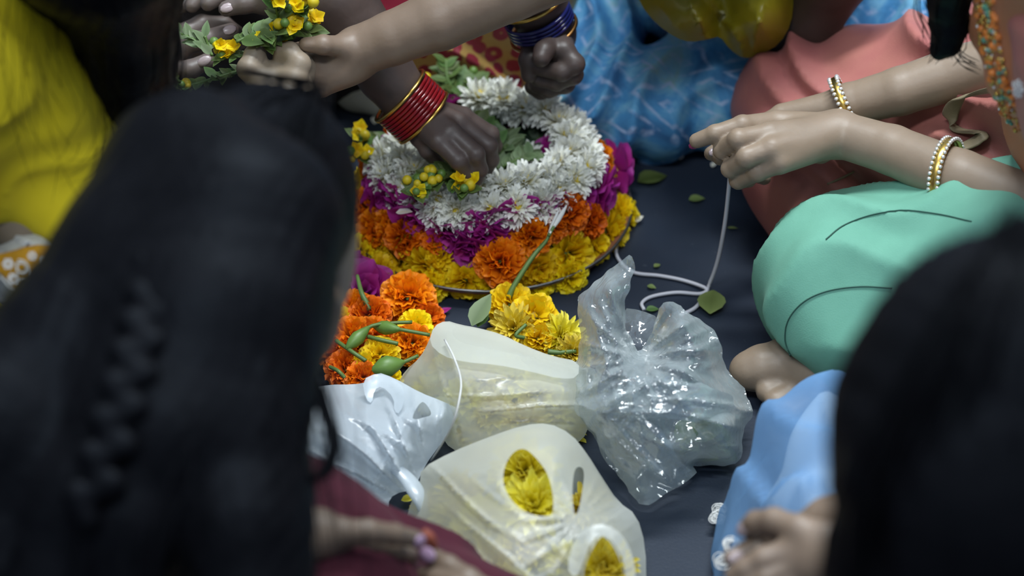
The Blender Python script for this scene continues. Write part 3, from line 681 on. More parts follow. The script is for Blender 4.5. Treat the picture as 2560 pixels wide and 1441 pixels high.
# ------------------------------------------------------------ bags
def inpoly(x, y, poly):
    c = False; n = len(poly); j = n - 1
    for i in range(n):
        xi, yi = poly[i]; xj, yj = poly[j]
        if (yi > y) != (yj > y) and x < (xj - xi) * (y - yi) / (yj - yi) + xi: c = not c
        j = i
    return c
def dens(poly, step, rough=0.0, rr=None, wig=None):
    out = []
    for i in range(len(poly)):
        a = Vector(poly[i]); b = Vector(poly[(i + 1) % len(poly)]); n = max(1, int((b - a).length / step))
        for k in range(n): out.append(a.lerp(b, k / n))
    return out
def smooth_poly(poly, it=2):
    for _ in range(it):
        q = []
        for i in range(len(poly)):
            a = Vector(poly[i]); b = Vector(poly[(i + 1) % len(poly)]); q += [a.lerp(b, .25), a.lerp(b, .75)]
        poly = q
    return poly
def sheet_mesh(name, outline, inner=(), holes=(), step=11, crink=0.004, cf=0.02, ridge=1.0, fold=None, seed=0, smooth=1, back=None, sharp=False):
    """a film whose rim and inner points are given as picture position + real height; heights are spread between them"""
    rr = random.Random(seed); ctrl = [tuple(p) for p in outline] + [tuple(p) for p in inner]
    CA = np.array(ctrl, float); Q = CA[:, :2] / 300.0; nC = len(Q)
    def kern(d2): return 0.5 * d2 * np.log(d2 + 1e-9)
    D2 = ((Q[:, None] - Q[None]) ** 2).sum(-1); Am = np.zeros((nC + 3, nC + 3)); Am[:nC, :nC] = kern(D2) + np.eye(nC) * 2e-3
    Am[:nC, nC] = 1; Am[:nC, nC + 1:] = Q; Am[nC, :nC] = 1; Am[nC + 1:, :nC] = Q.T
    cf_ = np.linalg.solve(Am, np.concatenate([CA[:, 2], np.zeros(3)])); zlo, zhi = CA[:, 2].min(), CA[:, 2].max() + .006
    def height(x, y):
        q = np.array((x, y)) / 300.0; return float(np.clip(kern(((Q - q) ** 2).sum(1)) @ cf_[:nC] + cf_[nC] + q @ cf_[nC + 1:], zlo, zhi))
    o2 = smooth_poly([(p[0], p[1]) for p in outline], smooth) if smooth else [Vector((p[0], p[1])) for p in outline]
    o2 = dens([tuple(p) for p in o2], step)
    if sharp: o2 = [p + Vector((noise.noise(Vector((p.x * .03, p.y * .03, seed))), noise.noise(Vector((p.y * .03, p.x * .03, seed + 9))))) * 9 for p in o2]
    poly = [(p.x, p.y) for p in o2]
    hs = [[(p.x, p.y) for p in dens([tuple(q) for q in smooth_poly(h, 2)], step * .8)] for h in holes]
    pts = [Vector(p) for p in poly]; edges = [(i, (i + 1) % len(poly)) for i in range(len(poly))]
    if back is None:
        for h in hs:
            o = len(pts); pts += [Vector(p) for p in h]; edges += [(o + i, o + (i + 1) % len(h)) for i in range(len(h))]
    xs = [p[0] for p in poly]; ys = [p[1] for p in poly]; PA = np.array(poly)
    y = min(ys)
    while y < max(ys):
        x = min(xs)
        while x < max(xs):
            q = (x + rr.uniform(-.38, .38) * step, y + rr.uniform(-.38, .38) * step)
            if inpoly(q[0], q[1], poly) and ((PA - q) ** 2).sum(1).min() > (step * .45) ** 2:
                if back is not None or not any(inpoly(q[0], q[1], h) for h in hs): pts.append(Vector(q))
            x += step
        y += step
    vo, eo, fo, *_ = delaunay_2d_cdt(pts, edges, [], 0, 1e-4)
    F_ = []
    for t in fo:
        cx = sum(vo[i].x for i in t) / 3; cy = sum(vo[i].y for i in t) / 3
        if inpoly(cx, cy, poly) and (back is not None or not any(inpoly(cx, cy, h) for h in hs)): F_.append(t)
    V = []
    for p in vo:
        z = height(p.x, p.y)
        bd = math.sqrt(((PA - (p.x, p.y)) ** 2).sum(1).min()); e = min(1.0, bd / 45.0)
        q = Vector((p.x * cf + seed * 3.1, p.y * cf - seed, seed * 1.7))
        n1 = noise.noise(q); n2 = noise.noise(q * 2.3 + Vector((5, 1, 2))); n3 = noise.noise(q * 5.1)
        if sharp: dz = (1 - 3 * abs(n1)) * 1.0 + (1 - 3 * abs(n2)) * .38
        else: dz = n1 * 1.0 + (1 - 2 * abs(n2)) * .3
        dz *= crink * (0.35 + 0.65 * e)
        if fold: dz += fold(p.x, p.y) * (0.25 + 0.75 * e)
        if back is not None:
            zz = z + dz - .004 - min(z * .8, back * min(1.0, bd / 120.0))
            V.append(W(p.x, p.y, max(.0035, zz)))
        else:
            V.append(W(p.x, p.y, max(0.004, z + dz)))
    return mesh(name, V, F_)
def ridge_fold(ax, ay, ang, freq, amp, rng):
    ca, sa = math.cos(math.radians(ang)), math.sin(math.radians(ang))
    def fn(x, y):
        u = (x - ax) * ca + (y - ay) * sa; v = -(x - ax) * sa + (y - ay) * ca
        g = math.exp(-(v / rng) ** 2)
        return amp * g * math.exp(-(math.sin(v * freq + 1.1 * noise.noise(Vector((u * .005, v * .012, 3)))) / .38) ** 2) * (.5 + .5 * math.sin(u * .011 + 7 * noise.noise(Vector((v * .03, 2, 1)))))
    return fn
def radial_fold(cx, cy, n, amp, r0, r1, ph=0):
    def fn(x, y):
        d = math.hypot(x - cx, y - cy); a = math.atan2(y - cy, x - cx)
        g = max(0, 1 - abs((d - r0) / r1))
        return amp * g * math.exp(-(math.sin(a * n + ph + .6 * noise.noise(Vector((x * .008, y * .008, 1)))) / .4) ** 2)
    return fn
def addf(*fs): return lambda x, y: sum(f(x, y) for f in fs)
# cream bag lying behind, packed with pale flowers
bg = thing('plastic_bag', 'cream see-through bag lying on its side packed with pale yellow flowers', 'bag', W(1240, 1100, 0))
inv = bg.matrix_world.inverted() if False else Matrix.Translation(-bg.location)
def bagpart(nm, me, mat, root): o = put(nm, me, mat, root); o.matrix_local = Matrix.Translation(-root.location); return o
ol = [(1085, 815, .075), (1115, 803, .075), (1150, 815, .07), (1195, 822, .07), (1255, 838, .075), (1310, 866, .075), (1380, 893, .07), (1445, 905, .06), (1500, 930, .04), (1490, 1000, .03),
      (1468, 1085, .015), (1440, 1112, .01), (1380, 1135, .006), (1240, 1145, .006), (1150, 1135, .006), (1110, 1108, .01), (1098, 1060, .02), (1040, 1010, .02), (995, 960, .02), (1012, 928, .03), (1050, 895, .045), (1072, 855, .065)]
inn = [(1150, 900, .095), (1250, 905, .10), (1350, 930, .095), (1420, 960, .085), (1130, 980, .085), (1230, 990, .095), (1330, 1010, .09), (1420, 1030, .07), (1200, 1070, .065), (1330, 1080, .055), (1080, 960, .065)]
ff = addf(ridge_fold(1270, 1025, -3, .075, .0065, 75), ridge_fold(1100, 940, 75, .06, .006, 60))
bagpart('film', sheet_mesh('film', ol, inn, (), 6, .0022, .009, 1, ff, 1), M['bag_cream'], bg)
bagpart('film_underside', sheet_mesh('film_underside', ol, inn, (), 11, .003, .009, 1, ff, 1, back=.12), M['bag_cream'], bg)
for (x, y, z, r) in [(1130, 920, .055, .028), (1200, 935, .06, .03), (1275, 935, .055, .03), (1345, 970, .055, .03), (1160, 995, .05, .03), (1230, 1020, .045, .03), (1310, 1040, .045, .03), (1385, 1020, .04, .028), (1190, 1080, .03, .027), (1265, 1085, .028, .025), (1420, 1065, .025, .023), (1085, 975, .04, .026)]:
    flower('lemon', W(x, y + 12, z - .020), jit((0, -.2, 1), .3), r * .88, 'pale yellow chrysanthemum packed inside the cream see-through bag', 'flowers inside the cream bag')
bagpart('flap', sheet_mesh('flap', [(1072, 858, .088), (1084, 816, .088), (1115, 801, .088), (1150, 812, .084), (1195, 820, .085), (1255, 836, .09), (1310, 864, .09), (1380, 891, .086), (1448, 904, .078), (1446, 945, .090), (1400, 948, .100), (1330, 930, .108), (1240, 912, .112), (1160, 906, .108), (1105, 890, .100)], [(1200, 865, .104), (1300, 895, .106), (1120, 850, .098)], (), 6, .0022, .012, 1, ridge_fold(1250, 880, 12, .07, .004, 40), 14), M['bag_cream'], bg)
# left white carrier bag
b1 = thing('plastic_bag', 'white crumpled carrier bag with loop handles beside the dark hair', 'bag', W(880, 1200, 0))
ol = [(700, 1010, .05), (760, 975, .055), (820, 962, .05), (885, 962, .05), (925, 955, .06), (942, 930, .07), (985, 945, .075), (1050, 982, .075), (1105, 1003, .07), (1152, 1025, .06), (1130, 1070, .045), (1095, 1120, .03), (1062, 1165, .02),
      (1035, 1225, .02), (985, 1235, .02), (968, 1262, .015), (985, 1292, .02), (1040, 1300, .025), (1062, 1280, .03), (1068, 1296, .025), (1035, 1318, .02), (985, 1312, .02), (925, 1296, .015), (880, 1262, .012), (800, 1235, .012), (730, 1215, .015), (690, 1150, .03)]
inn = [(780, 1060, .085), (860, 1030, .09), (940, 1040, .085), (820, 1130, .075), (900, 1130, .08), (980, 1100, .075), (1040, 1060, .08), (960, 1190, .05), (880, 1200, .045), (1000, 1010, .075), (1000, 1170, .055)]
hole = [[(1028, 1045), (1052, 1003), (1066, 1010), (1082, 1038), (1060, 1044), (1040, 1050)]]
ff = addf(radial_fold(1075, 1285, 13, .009, 190, 220), ridge_fold(870, 1040, 30, .05, .006, 70), ridge_fold(1050, 1070, -65, .07, .005, 50))
bagpart('film', sheet_mesh('film', ol, inn, hole, 6, .004, .008, 1, ff, 2), M['bag_white'], b1)
bagpart('film_underside', sheet_mesh('film_underside', ol, inn, (), 11, .005, .009, 1, ff, 2, back=.10), M['bag_white'], b1)
bagpart('handle', sheet_mesh('handle', [(905, 950, .085), (945, 932, .088), (1000, 955, .09), (1015, 990, .092), (1000, 1035, .09), (985, 1030, .085), (985, 995, .085), (955, 965, .085), (935, 975, .082), (930, 1010, .08), (915, 1000, .08)], (), (), 8, .004, .03, 1, None, 5), M['bag_white'], b1)
v, f = tube_geo(smooth_path(WL([(960, 1150, .06), (1015, 1195, .05), (1048, 1245, .045), (1062, 1290, .03)]), 16), list(np.interp(np.linspace(0, 1, 16), [0, .5, 1], [.007, .010, .006])), 8, .5)
bagpart('handle', mesh('handle', v, f), M['bag_white'], b1)
# clear crinkled bag
b3 = thing('plastic_bag', 'clear crinkled bag with two upright ears and green leaves inside', 'bag', W(1650, 1150, 0))
ol = [(1572, 640, .165), (1590, 648, .165), (1585, 690, .15), (1562, 760, .125), (1560, 800, .11), (1575, 850, .085), (1600, 882, .07), (1625, 850, .08), (1638, 800, .10), (1650, 762, .12), (1690, 755, .125), (1740, 790, .11), (1775, 820, .10), (1803, 855, .09),
      (1812, 905, .07), (1818, 935, .06), (1858, 958, .05), (1872, 1000, .04), (1886, 1032, .035), (1862, 1060, .025), (1858, 1110, .02), (1848, 1158, .012), (1800, 1168, .008), (1740, 1160, .010), (1728, 1172, .02), (1740, 1192, .014), (1670, 1232, .008), (1606, 1268, .006), (1578, 1240, .008), (1545, 1190, .012),
      (1508, 1150, .02), (1490, 1100, .03), (1472, 1075, .035), (1440, 1040, .04), (1415, 985, .045), (1422, 945, .05), (1448, 890, .06), (1452, 830, .08), (1440, 770, .10), (1446, 735, .11), (1500, 698, .13), (1540, 662, .15)]
inn = [(1530, 720, .155), (1510, 800, .135), (1500, 870, .115), (1560, 900, .115), (1640, 920, .115), (1700, 820, .135), (1740, 880, .115), (1480, 960, .10), (1560, 980, .125), (1650, 990, .12), (1740, 1000, .105), (1800, 1020, .085), (1530, 1060, .09), (1600, 1090, .085), (1700, 1090, .075), (1780, 1100, .075), (1830, 1120, .055), (1840, 1060, .065), (1730, 1140, .05), (1620, 1170, .045), (1600, 1230, .022)]
ff = addf(radial_fold(1470, 1030, 8, .010, 90, 190), radial_fold(1590, 900, 7, .011, 90, 150, 1), ridge_fold(1510, 780, 72, .085, .009, 70), ridge_fold(1720, 850, -25, .075, .008, 70), ridge_fold(1680, 1000, 8, .07, .008, 70))
bagpart('film', sheet_mesh('film', ol, inn, (), 6, .0060, .0085, 1, ff, 3, 1, None, True), M['bag_clear'], b3)
bagpart('film_underside', sheet_mesh('film_underside', ol, inn, (), 9, .0055, .0075, 1, ff, 3, 1, .05, True), M['bag_clear'], b3)
bagpart('film_fold', sheet_mesh('film_fold', [(1555, 770, .09), (1600, 775, .08), (1650, 795, .085), (1655, 860, .07), (1640, 900, .06), (1590, 900, .055), (1560, 860, .07)], (), (), 10, .006, .02, 1, None, 4), M['bag_clear'], b3)
bagpart('film_fold', sheet_mesh('film_fold', [(1430, 1000, .105), (1480, 960, .13), (1600, 940, .14), (1720, 950, .135), (1820, 980, .10), (1860, 1040, .06), (1790, 1060, .09), (1690, 1045, .115), (1620, 1040, .12), (1540, 1030, .125), (1480, 1030, .115)], (), (), 6, .006, .009, 1, ridge_fold(1650, 1000, 5, .08, .008, 60), 6, 1, None, True), M['bag_clear'], b3)
bagpart('film_fold', sheet_mesh('film_fold', [(1420, 1000, .09), (1500, 985, .12), (1600, 1030, .115), (1665, 1090, .10), (1700, 1150, .07), (1738, 1190, .03), (1606, 1266, .014), (1560, 1200, .045), (1500, 1110, .075)], (), (), 6, .004, .008, 1, ridge_fold(1580, 1110, 50, .05, .008, 80), 9, 1, None, True), M['bag_clear'], b3)
sprig('green leaf bunch showing through the lower right of the clear bag', WL([(1690, 1105, .025), (1735, 1090, .032), (1785, 1080, .030)]), 22, .036, 'leaf', 0, 0, 1, 21, None, .7)
sprig('dark green leaf bunch at the bottom edge of the clear bag', WL([(1700, 1130, .010), (1750, 1130, .012), (1800, 1125, .012)]), 16, .032, 'leaf', 0, 0, 1, 22)
# front ivory bag with hand holes
b4 = thing('plastic_bag', 'ivory carrier bag in front with an oval hand hole showing yellow flowers', 'bag', W(1330, 1430, 0))
ol = [(1052, 1172, .06), (1130, 1130, .075), (1230, 1090, .085), (1310, 1063, .09), (1372, 1058, .09), (1428, 1085, .085), (1468, 1135, .075), (1502, 1190, .06), (1545, 1255, .04), (1592, 1288, .03), (1614, 1365, .02), (1616, 1480, .015), (1560, 1600, .01), (1350, 1640, .01), (1180, 1560, .012),
      (1085, 1430, .02), (1030, 1340, .02), (1015, 1300, .02), (1030, 1250, .03), (1050, 1210, .045)]
inn = [(1150, 1180, .105), (1230, 1140, .12), (1330, 1100, .125), (1400, 1130, .125), (1410, 1210, .125), (1220, 1250, .125), (1320, 1310, .13), (1120, 1270, .085), (1150, 1350, .085), (1250, 1400, .11), (1400, 1330, .125), (1480, 1320, .115), (1530, 1310, .09), (1440, 1250, .12), (1330, 1450, .10), (1560, 1400, .07), (1430, 1420, .10), (1300, 1540, .06)]
h1 = [(1290, 1125), (1268, 1150), (1256, 1190), (1262, 1225), (1285, 1262), (1330, 1290), (1375, 1292), (1384, 1280), (1382, 1230), (1368, 1180), (1340, 1145), (1315, 1122)]
h2 = [(1434, 1180), (1446, 1165), (1462, 1175), (1456, 1230), (1446, 1280), (1436, 1292), (1430, 1240)]
h3 = [(1500, 1342), (1470, 1395), (1455, 1450), (1500, 1500), (1560, 1480), (1556, 1420), (1535, 1370), (1515, 1345)]
ff = addf(ridge_fold(1190, 1330, 42, .065, .008, 80), radial_fold(1445, 1300, 8, .0035, 70, 110), ridge_fold(1570, 1320, -30, .07, .006, 50))
bagpart('film', sheet_mesh('film', ol, inn, [h1, h2, h3], 6, .002, .006, 1, ff, 7), M['bag_front'], b4)
bagpart('film_underside', sheet_mesh('film_underside', ol, inn, (), 11, .002, .006, 1, ff, 7, back=.14), M['bag_front'], b4)
bagpart('handle', sheet_mesh('handle', [(1440, 1340, .13), (1475, 1315, .138), (1515, 1310, .138), (1555, 1335, .13), (1585, 1390, .115), (1592, 1470, .10), (1565, 1470, .105), (1560, 1400, .118), (1535, 1355, .13), (1505, 1335, .135), (1480, 1350, .135), (1460, 1400, .125), (1440, 1450, .115), (1415, 1420, .118)], (), (), 8, .003, .02, 1, None, 8), M['bag_front'], b4)
lab = ['yellow chrysanthemum filling the oval hole of the front bag', 'yellow chrysanthemum at the lower edge of the oval bag hole', 'yellow chrysanthemum showing in the bottom hole of the front bag', 'yellow chrysanthemum low in the bottom hole of the front bag']
for (x, y, z, r, i) in [(1315, 1170, .085, .034, 0), (1335, 1255, .085, .032, 1), (1510, 1415, .07, .030, 2), (1530, 1480, .06, .028, 3)]:
    flower('lemon', W(x, y + 8, z - .012), jit((0, -.4, .9), .15), r, lab[i])
for (x, y, z, r) in [(1120, 1280, .045, .03), (1160, 1340, .05, .032), (1210, 1400, .055, .032), (1130, 1220, .05, .028), (1260, 1460, .05, .03), (1190, 1290, .06, .03), (1445, 1255, .055, .028), (1400, 1400, .05, .03), (1290, 1350, .06, .03), (1090, 1320, .03, .026), (1060, 1260, .03, .025)]:
    flower('lemon', W(x + 20, y + 15, z - .016), jit((0, -.2, 1), .3), r * .85, 'yellow chrysanthemum hidden under the film of the ivory front bag', 'flowers inside the front bag')
one_leaf('yellow petal on the dark floor beside the white bag handle', 1003, 1252, .006, 10, .015, 'lemon', 1, .2, 'fallen_petal', 'petal')
# yellow bag in the lap at the top
b5 = thing('plastic_bag', 'yellow plastic bag lying in the lap of the blue skirt', 'bag', W(1780, 60, .10))
ol = [(1575, -60, 0.220), (1600, 10, 0.215), (1640, 60, 0.205), (1690, 95, 0.200), (1725, 106, 0.195), (1775, 98, 0.195), (1800, 90, 0.190), (1825, 125, 0.170), (1860, 148, 0.160), (1900, 138, 0.165), (1950, 110, 0.180), (1978, 60, 0.200), (1985, 0, 0.220), (1980, -60, 0.240), (1780, -90, 0.250)]
inn = [(1680, 20, .25), (1750, 50, .245), (1795, 50, .205), (1880, 60, .24), (1920, 20, .25), (1800, 0, .225)]
bagpart('film', sheet_mesh('film', ol, inn, (), 11, .003, .006, 1, addf(ridge_fold(1740, 40, 65, .05, .020, 120), ridge_fold(1900, 40, 105, .05, .012, 60)), 11), M['bag_yellow'], b5)
bagpart('film_underside', sheet_mesh('film_underside', ol, inn, (), 22, 0, .01, 1, None, 11, back=.05), M['bag_yellow'], b5)
# ------------------------------------------------------------ strings
S = tube('white_string', WL([(1826, 405, .185), (1822, 470, .15), (1812, 560, .10), (1795, 650, .045), (1772, 715, .008), (1760, 740, .004), (1738, 770, .003), (1700, 790, .003)]), .0022, M['string'], n=40)
tag(S, 'white cotton string hanging from the fingers down to the floor', 'string')
S2 = tube('white_string', WL([(1545, 600, .003), (1542, 640, .003), (1580, 680, .003), (1650, 690, .003), (1710, 702, .003), (1765, 722, .005), (1750, 735, .003), (1690, 732, .003), (1630, 742, .003), (1605, 758, .003), (1610, 775, .003)]), .0020, M['string'], n=60)
tag(S2, 'white string looped on the dark floor behind the clear bag', 'string')
S3 = tube('white_thread', WL([(1112, 850, .105), (1135, 895, .118), (1152, 950, .11), (1148, 1000, .11), (1132, 1060, .09), (1105, 1110, .05), (1078, 1152, .012)]), .0011, M['motif'], n=40)
tag(S3, 'thin white thread lying across the cream bag', 'thread')
# ------------------------------------------------------------ people
ORB = 0.0019
from mathutils.bvhtree import BVHTree
BV = {}
def project(ob, px, py, lift=.0012):
    me = ob.data
    if me.name not in BV: BV[me.name] = BVHTree.FromPolygons([v.co for v in me.vertices], [tuple(p.vertices) for p in me.polygons])
    bv = BV[me.name]
    h = bv.ray_cast(Vector((0, 0, CAM_H)), ray(px, py).normalized())
    return None if h[0] is None else h[0] + h[1] * lift
M['seam'] = plain('dark_thread', (.03, .10, .075), .8)
def person(label, loc): return thing('person', label, 'person', loc)
def child(nm, me, mat, root): o = put(nm, me, mat, root); o.matrix_local = Matrix.Translation(-Vector(root.location)); return o
def add_hand(s, wrist, wr, fingers, fr=.0092, k=.007):
    """fingers: list of point lists (knuckle .. tip); the first is the thumb"""
    for i, fg in enumerate(fingers):
        p = WL(fg); n = len(p)
        th = (i == 0)
        r0 = fr * (1.22 if th else 1.16); rr = np.linspace(r0, fr * .80, n)
        s.cone(wrist, p[0], wr * .70, (.0118 if not th else .0135) * fr / .0092, k=.007)
        for j in range(n - 1): s.cone(p[j], p[j + 1], rr[j], rr[j + 1], k=.0026)
        for j in range(1, n - 1): s.ell(p[j], (rr[j] * 1.05,) * 3, k=.002)
NAIL = sph_mesh('fingernail', 10, 6, 1, .78, .32)
def nail(root, a, b, n, mat, r=.0062):
    a = W(*a); b = W(*b); d = (b - a).normalized(); n = Vector(n); n = (n - d * n.dot(d)).normalized(); y = n.cross(d)
    m = Matrix((d, y, n)).transposed().to_4x4()
    put('fingernail', NAIL, mat, root, Matrix.Translation(b - Vector(root.location) + n * r * .95 - d * .001) @ m @ Matrix.Diagonal((r * 1.25, r, r, 1)))
VIEW = (0, -.79, .6)
# --- woman in salmon and mint on the right
pc = person('person in salmon kurta and mint trousers threading string at the right', W(2700, 600, 0))
s = Sdf()
near = WL([(2760, 610, .24), (2560, 515, .225), (2400, 447, .225), (2230, 375, .222), (2095, 335, .22)]); s.chain(near, [.037, .0325, .0285, .0248, .0232], .004)
wn = near[-1]
add_hand(s, wn, .030, [[(2050, 375, .195), (1950, 390, .185), (1870, 388, .182), (1800, 392, .185)],
                       [(1940, 306, .226), (1856, 314, .236), (1788, 335, .230), (1742, 352, .219)],
                       [(1925, 335, .236), (1846, 348, .238), (1806, 376, .216), (1832, 398, .196)],
                       [(1930, 372, .232), (1866, 394, .225), (1826, 422, .203), (1856, 430, .186)],
                       [(1950, 405, .220), (1894, 428, .208), (1846, 450, .188), (1872, 450, .174)]], .0098)
far = WL([(2720, 60, .34), (2540, 150, .275), (2400, 180, .255), (2250, 228, .235), (2125, 262, .215)]); s.chain(far, [.036, .030, .0275, .0245, .022], .004)
add_hand(s, far[-1], .026, [[(2040, 310, .178), (1930, 360, .17), (1850, 392, .168), (1800, 396, .176)],
                            [(1955, 288, .198), (1885, 322, .19), (1822, 360, .182), (1778, 384, .18)],
                            [(1945, 310, .185), (1880, 360, .17), (1850, 405, .16), (1875, 425, .158)],
                            [(1950, 330, .172), (1890, 385, .155), (1870, 425, .147), (1890, 440, .145)],
                            [(1965, 345, .162), (1915, 400, .145), (1895, 435, .14), (1910, 445, .138)]], .0094)
bodyC = s.build('arms', .0021)
s = Sdf(); s.chain(WL([(2200, 960, .035), (2060, 935, .032), (1965, 912, .032)]), [.036, .034, .028], .015)
s.chain(WL([(1965, 915, .032), (1905, 922, .030), (1872, 928, .028)]), [.023, .0235, .020], .006)
for (x, y, x2, y2, r) in [(1975, 955, 1918, 980, .0115), (1990, 975, 1938, 1003, .0108), (2010, 990, 1962, 1020, .010), (2030, 1005, 1985, 1032, .009)]:
    s.chain(WL([(x + 30, y - 25, .028), (x, y, .026), (x2, y2, .022)]), [r * 1.4, r, r], .004)
foot = s.build('foot', .0028)
child('body', join_mesh('body', [bodyC, foot]), M['skin_c'], pc)
nail(pc, (1785, 336, .228), (1738, 356, .214), (-.4, -.5, -.2), M['nail_pink'], .0058)
nail(pc, (1822, 360, .182), (1778, 384, .18), VIEW, M['nail'], .006); nail(pc, (1850, 392, .168), (1802, 396, .176), VIEW, M['nail'], .006)
s = Sdf()
s.chain(WL([(2850, 640, .16), (2500, 690, .135), (2130, 715, .098)]), [.13, .108, .088], .03)
s.chain(WL([(2130, 715, .095), (2200, 850, .07), (2420, 930, .07)]), [.084, .066, .066], .04)
trousers = child('trousers', s.build('trousers', .005, wrinkle(.009, 48, (.3, .75, -.6), .5, 1.0), .010), M['mint'], pc)
for pts in ([(2065, 600), (2110, 565), (2180, 538), (2260, 527), (2340, 535), (2430, 555)], [(1978, 892), (1964, 850), (1972, 800), (2010, 755), (2070, 728), (2150, 717), (2230, 720)]):
    pts = [(q.x, q.y) for q in smooth_path([(x, y, 0) for x, y in pts], 60)]
    hp_ = [project(trousers, x, y, .0008) for x, y in pts]; hp_ = [q for q in hp_ if q is not None]
    if len(hp_) > 2: o = tube('seam', hp_, .0007, M['seam'], None, 120, 5); o.parent = pc; o.matrix_local = Matrix.Translation(-pc.location)
s = Sdf()
s.chain(WL([(2850, 330, .2), (2450, 300, .15), (2040, 295, .105)]), [.15, .115, .084], .03)
s.chain(WL([(2040, 300, .10), (2030, 430, .085), (2060, 560, .06)]), [.084, .070, .058], .03)
s.cone(W(2480, 420, .12), W(2330, 330, .15), .07, .05, .03)
kurta = child('kurta', s.build('kurta', .005, wrinkle(.018, 50, (.8, .5, .3), .6, 2.2), .020), M['pink'], pc)
hp_ = [q for q in (project(kurta, x, y, .001) for x, y in [(2070, 460), (2090, 452), (2112, 442), (2135, 428)]) if q is not None]
if len(hp_) > 2: o = tube('trim', hp_, .0013, M['ribbon'], None, 16, 5); o.parent = pc; o.matrix_local = Matrix.Translation(-pc.location)
s = Sdf(); s.chain(WL([(2820, -220, .62), (2770, 40, .46), (2880, 270, .32), (3160, 400, .2)]), [.12, .110, .125, .14], .05)
bod = child('bodice', s.build('bodice', .006, wrinkle(.006, 50, (.2, .7, .5), .5, 3.0), .007), M['orange'], pc)
s = Sdf(); s.chain(WL([(2950, -200, .62), (2850, 60, .52), (2890, 220, .43), (3060, 340, .32)]), [.115, .100, .112, .13], .05)
dup_ = child('dupatta', s.build('dupatta', .006, wrinkle(.008, 40, (.7, .3, .5), .5, 4.0), .009), M['pink'], pc)
# embroidery along the bodice edge
rr = random.Random(5); M['emb_o'] = plain('orange_bead', (.55, .16, .02), .35); M['emb_g'] = plain('green_bead', (.10, .30, .20), .3)
emb = [(2466, -10), (2472, 60), (2482, 130), (2498, 200), (2525, 265), (2552, 325)]
for mat_, nm, n_, rmin, rmax in (('emb_o', 'orange_beads', 60, .0025, .0045), ('gold', 'gold_beads', 110, .0015, .0028), ('emb_g', 'green_beads', 34, .002, .0035), ('crystal', 'crystal_beads', 40, .0012, .002)):
    g = []
    for k in range(n_):
        u = rr.uniform(0, 4.999); a_ = emb[int(u)]; b_ = emb[int(u) + 1]; u -= int(u)
        p = project(bod, a_[0] + (b_[0] - a_[0]) * u + rr.uniform(-26, 24), a_[1] + (b_[1] - a_[1]) * u + rr.uniform(-8, 8), .001); r = rr.uniform(rmin, rmax)
        if p is None: continue
        g.append(([p + Vector(q.co) * r for q in BALL.vertices], [tuple(q.vertices) for q in BALL.polygons]))
    if g: tag(child(nm, mesh(nm, *merge(g)), M[mat_], pc), kind='stuff')
g = []
for k in range(26):
    a = k * 2.4; p = project(dup_, 2545 + 3.4 * math.sqrt(k) * math.cos(a), 222 + 4.4 * math.sqrt(k) * math.sin(a), .0005)
    if p is not None: g.append(([p + Vector(q.co) * .0016 for q in BALL.vertices], [tuple(q.vertices) for q in BALL.polygons]))
if g: tag(child('embroidered_flower', mesh('embroidered_flower', *merge(g)), M['motif'], pc), kind='stuff')
rb = tube('ribbon', WL([(2520, 215, .33), (2450, 232, .27), (2395, 250, .25), (2375, 295, .22), (2395, 325, .21), (2450, 333, .22), (2440, 352, .215), (2390, 372, .21), (2320, 380, .20)]), .0085, M['ribbon'], None, 48, 8, .22); rb.parent = pc; rb.matrix_local = Matrix.Translation(-pc.location)
rb = tube('ribbon', WL([(2570, 330, .25), (2505, 330, .22), (2480, 370, .20), (2510, 420, .18), (2560, 440, .17)]), .007, M['ribbon'], None, 40, 8, .22); rb.parent = pc; rb.matrix_local = Matrix.Translation(-pc.location)
def strands(name, roots, n, spread, rad, seed, root, mat='hair', sides=3, pts=14):
    rr = random.Random(seed); g = []
    for k in range(n):
        path = rr.choice(roots); off = [Vector((rr.gauss(0, 1), rr.gauss(0, 1), rr.gauss(0, 1))) for _ in range(3)]; c = []
        for j, p in enumerate(path):
            u = j / (len(path) - 1); sp = spread[0] * (1 - u) + spread[1] * u
            c.append(Vector(p) + off[0] * sp + off[1] * sp * .35 * math.sin(u * 5 + k))
        sp_ = smooth_path(c, pts); g.append(tube_geo(sp_, list(np.interp(np.linspace(0, 1, len(sp_)), [0, .8, 1], [rad, rad, rad * .3])), sides))
    o = child(name, mesh(name, *merge(g)), M[mat], root); tag(o, kind='stuff'); return o
s = Sdf(); lock = WL([(2390, -80, .52), (2372, 0, .47), (2375, 60, .44), (2365, 105, .42), (2345, 128, .41)]); s.chain(lock, [.020, .0185, .017, .013, .008], .01)
child('hair', s.build('hair', .003, wrinkle(.002, 240, (1, .2, 0), .3), .003), M['hair'], pc)
strands('hair_strands', [lock, lock[:-1]], 90, (.008, .006), .0006, 3, pc)
strands('hair_strands', [WL([(2310, -60, .5), (2300, 20, .46), (2320, 70, .44), (2335, 100, .43)]), WL([(2370, 110, .42), (2400, 150, .40), (2440, 170, .39)])], 14, (.004, .004), .0005, 4, pc)
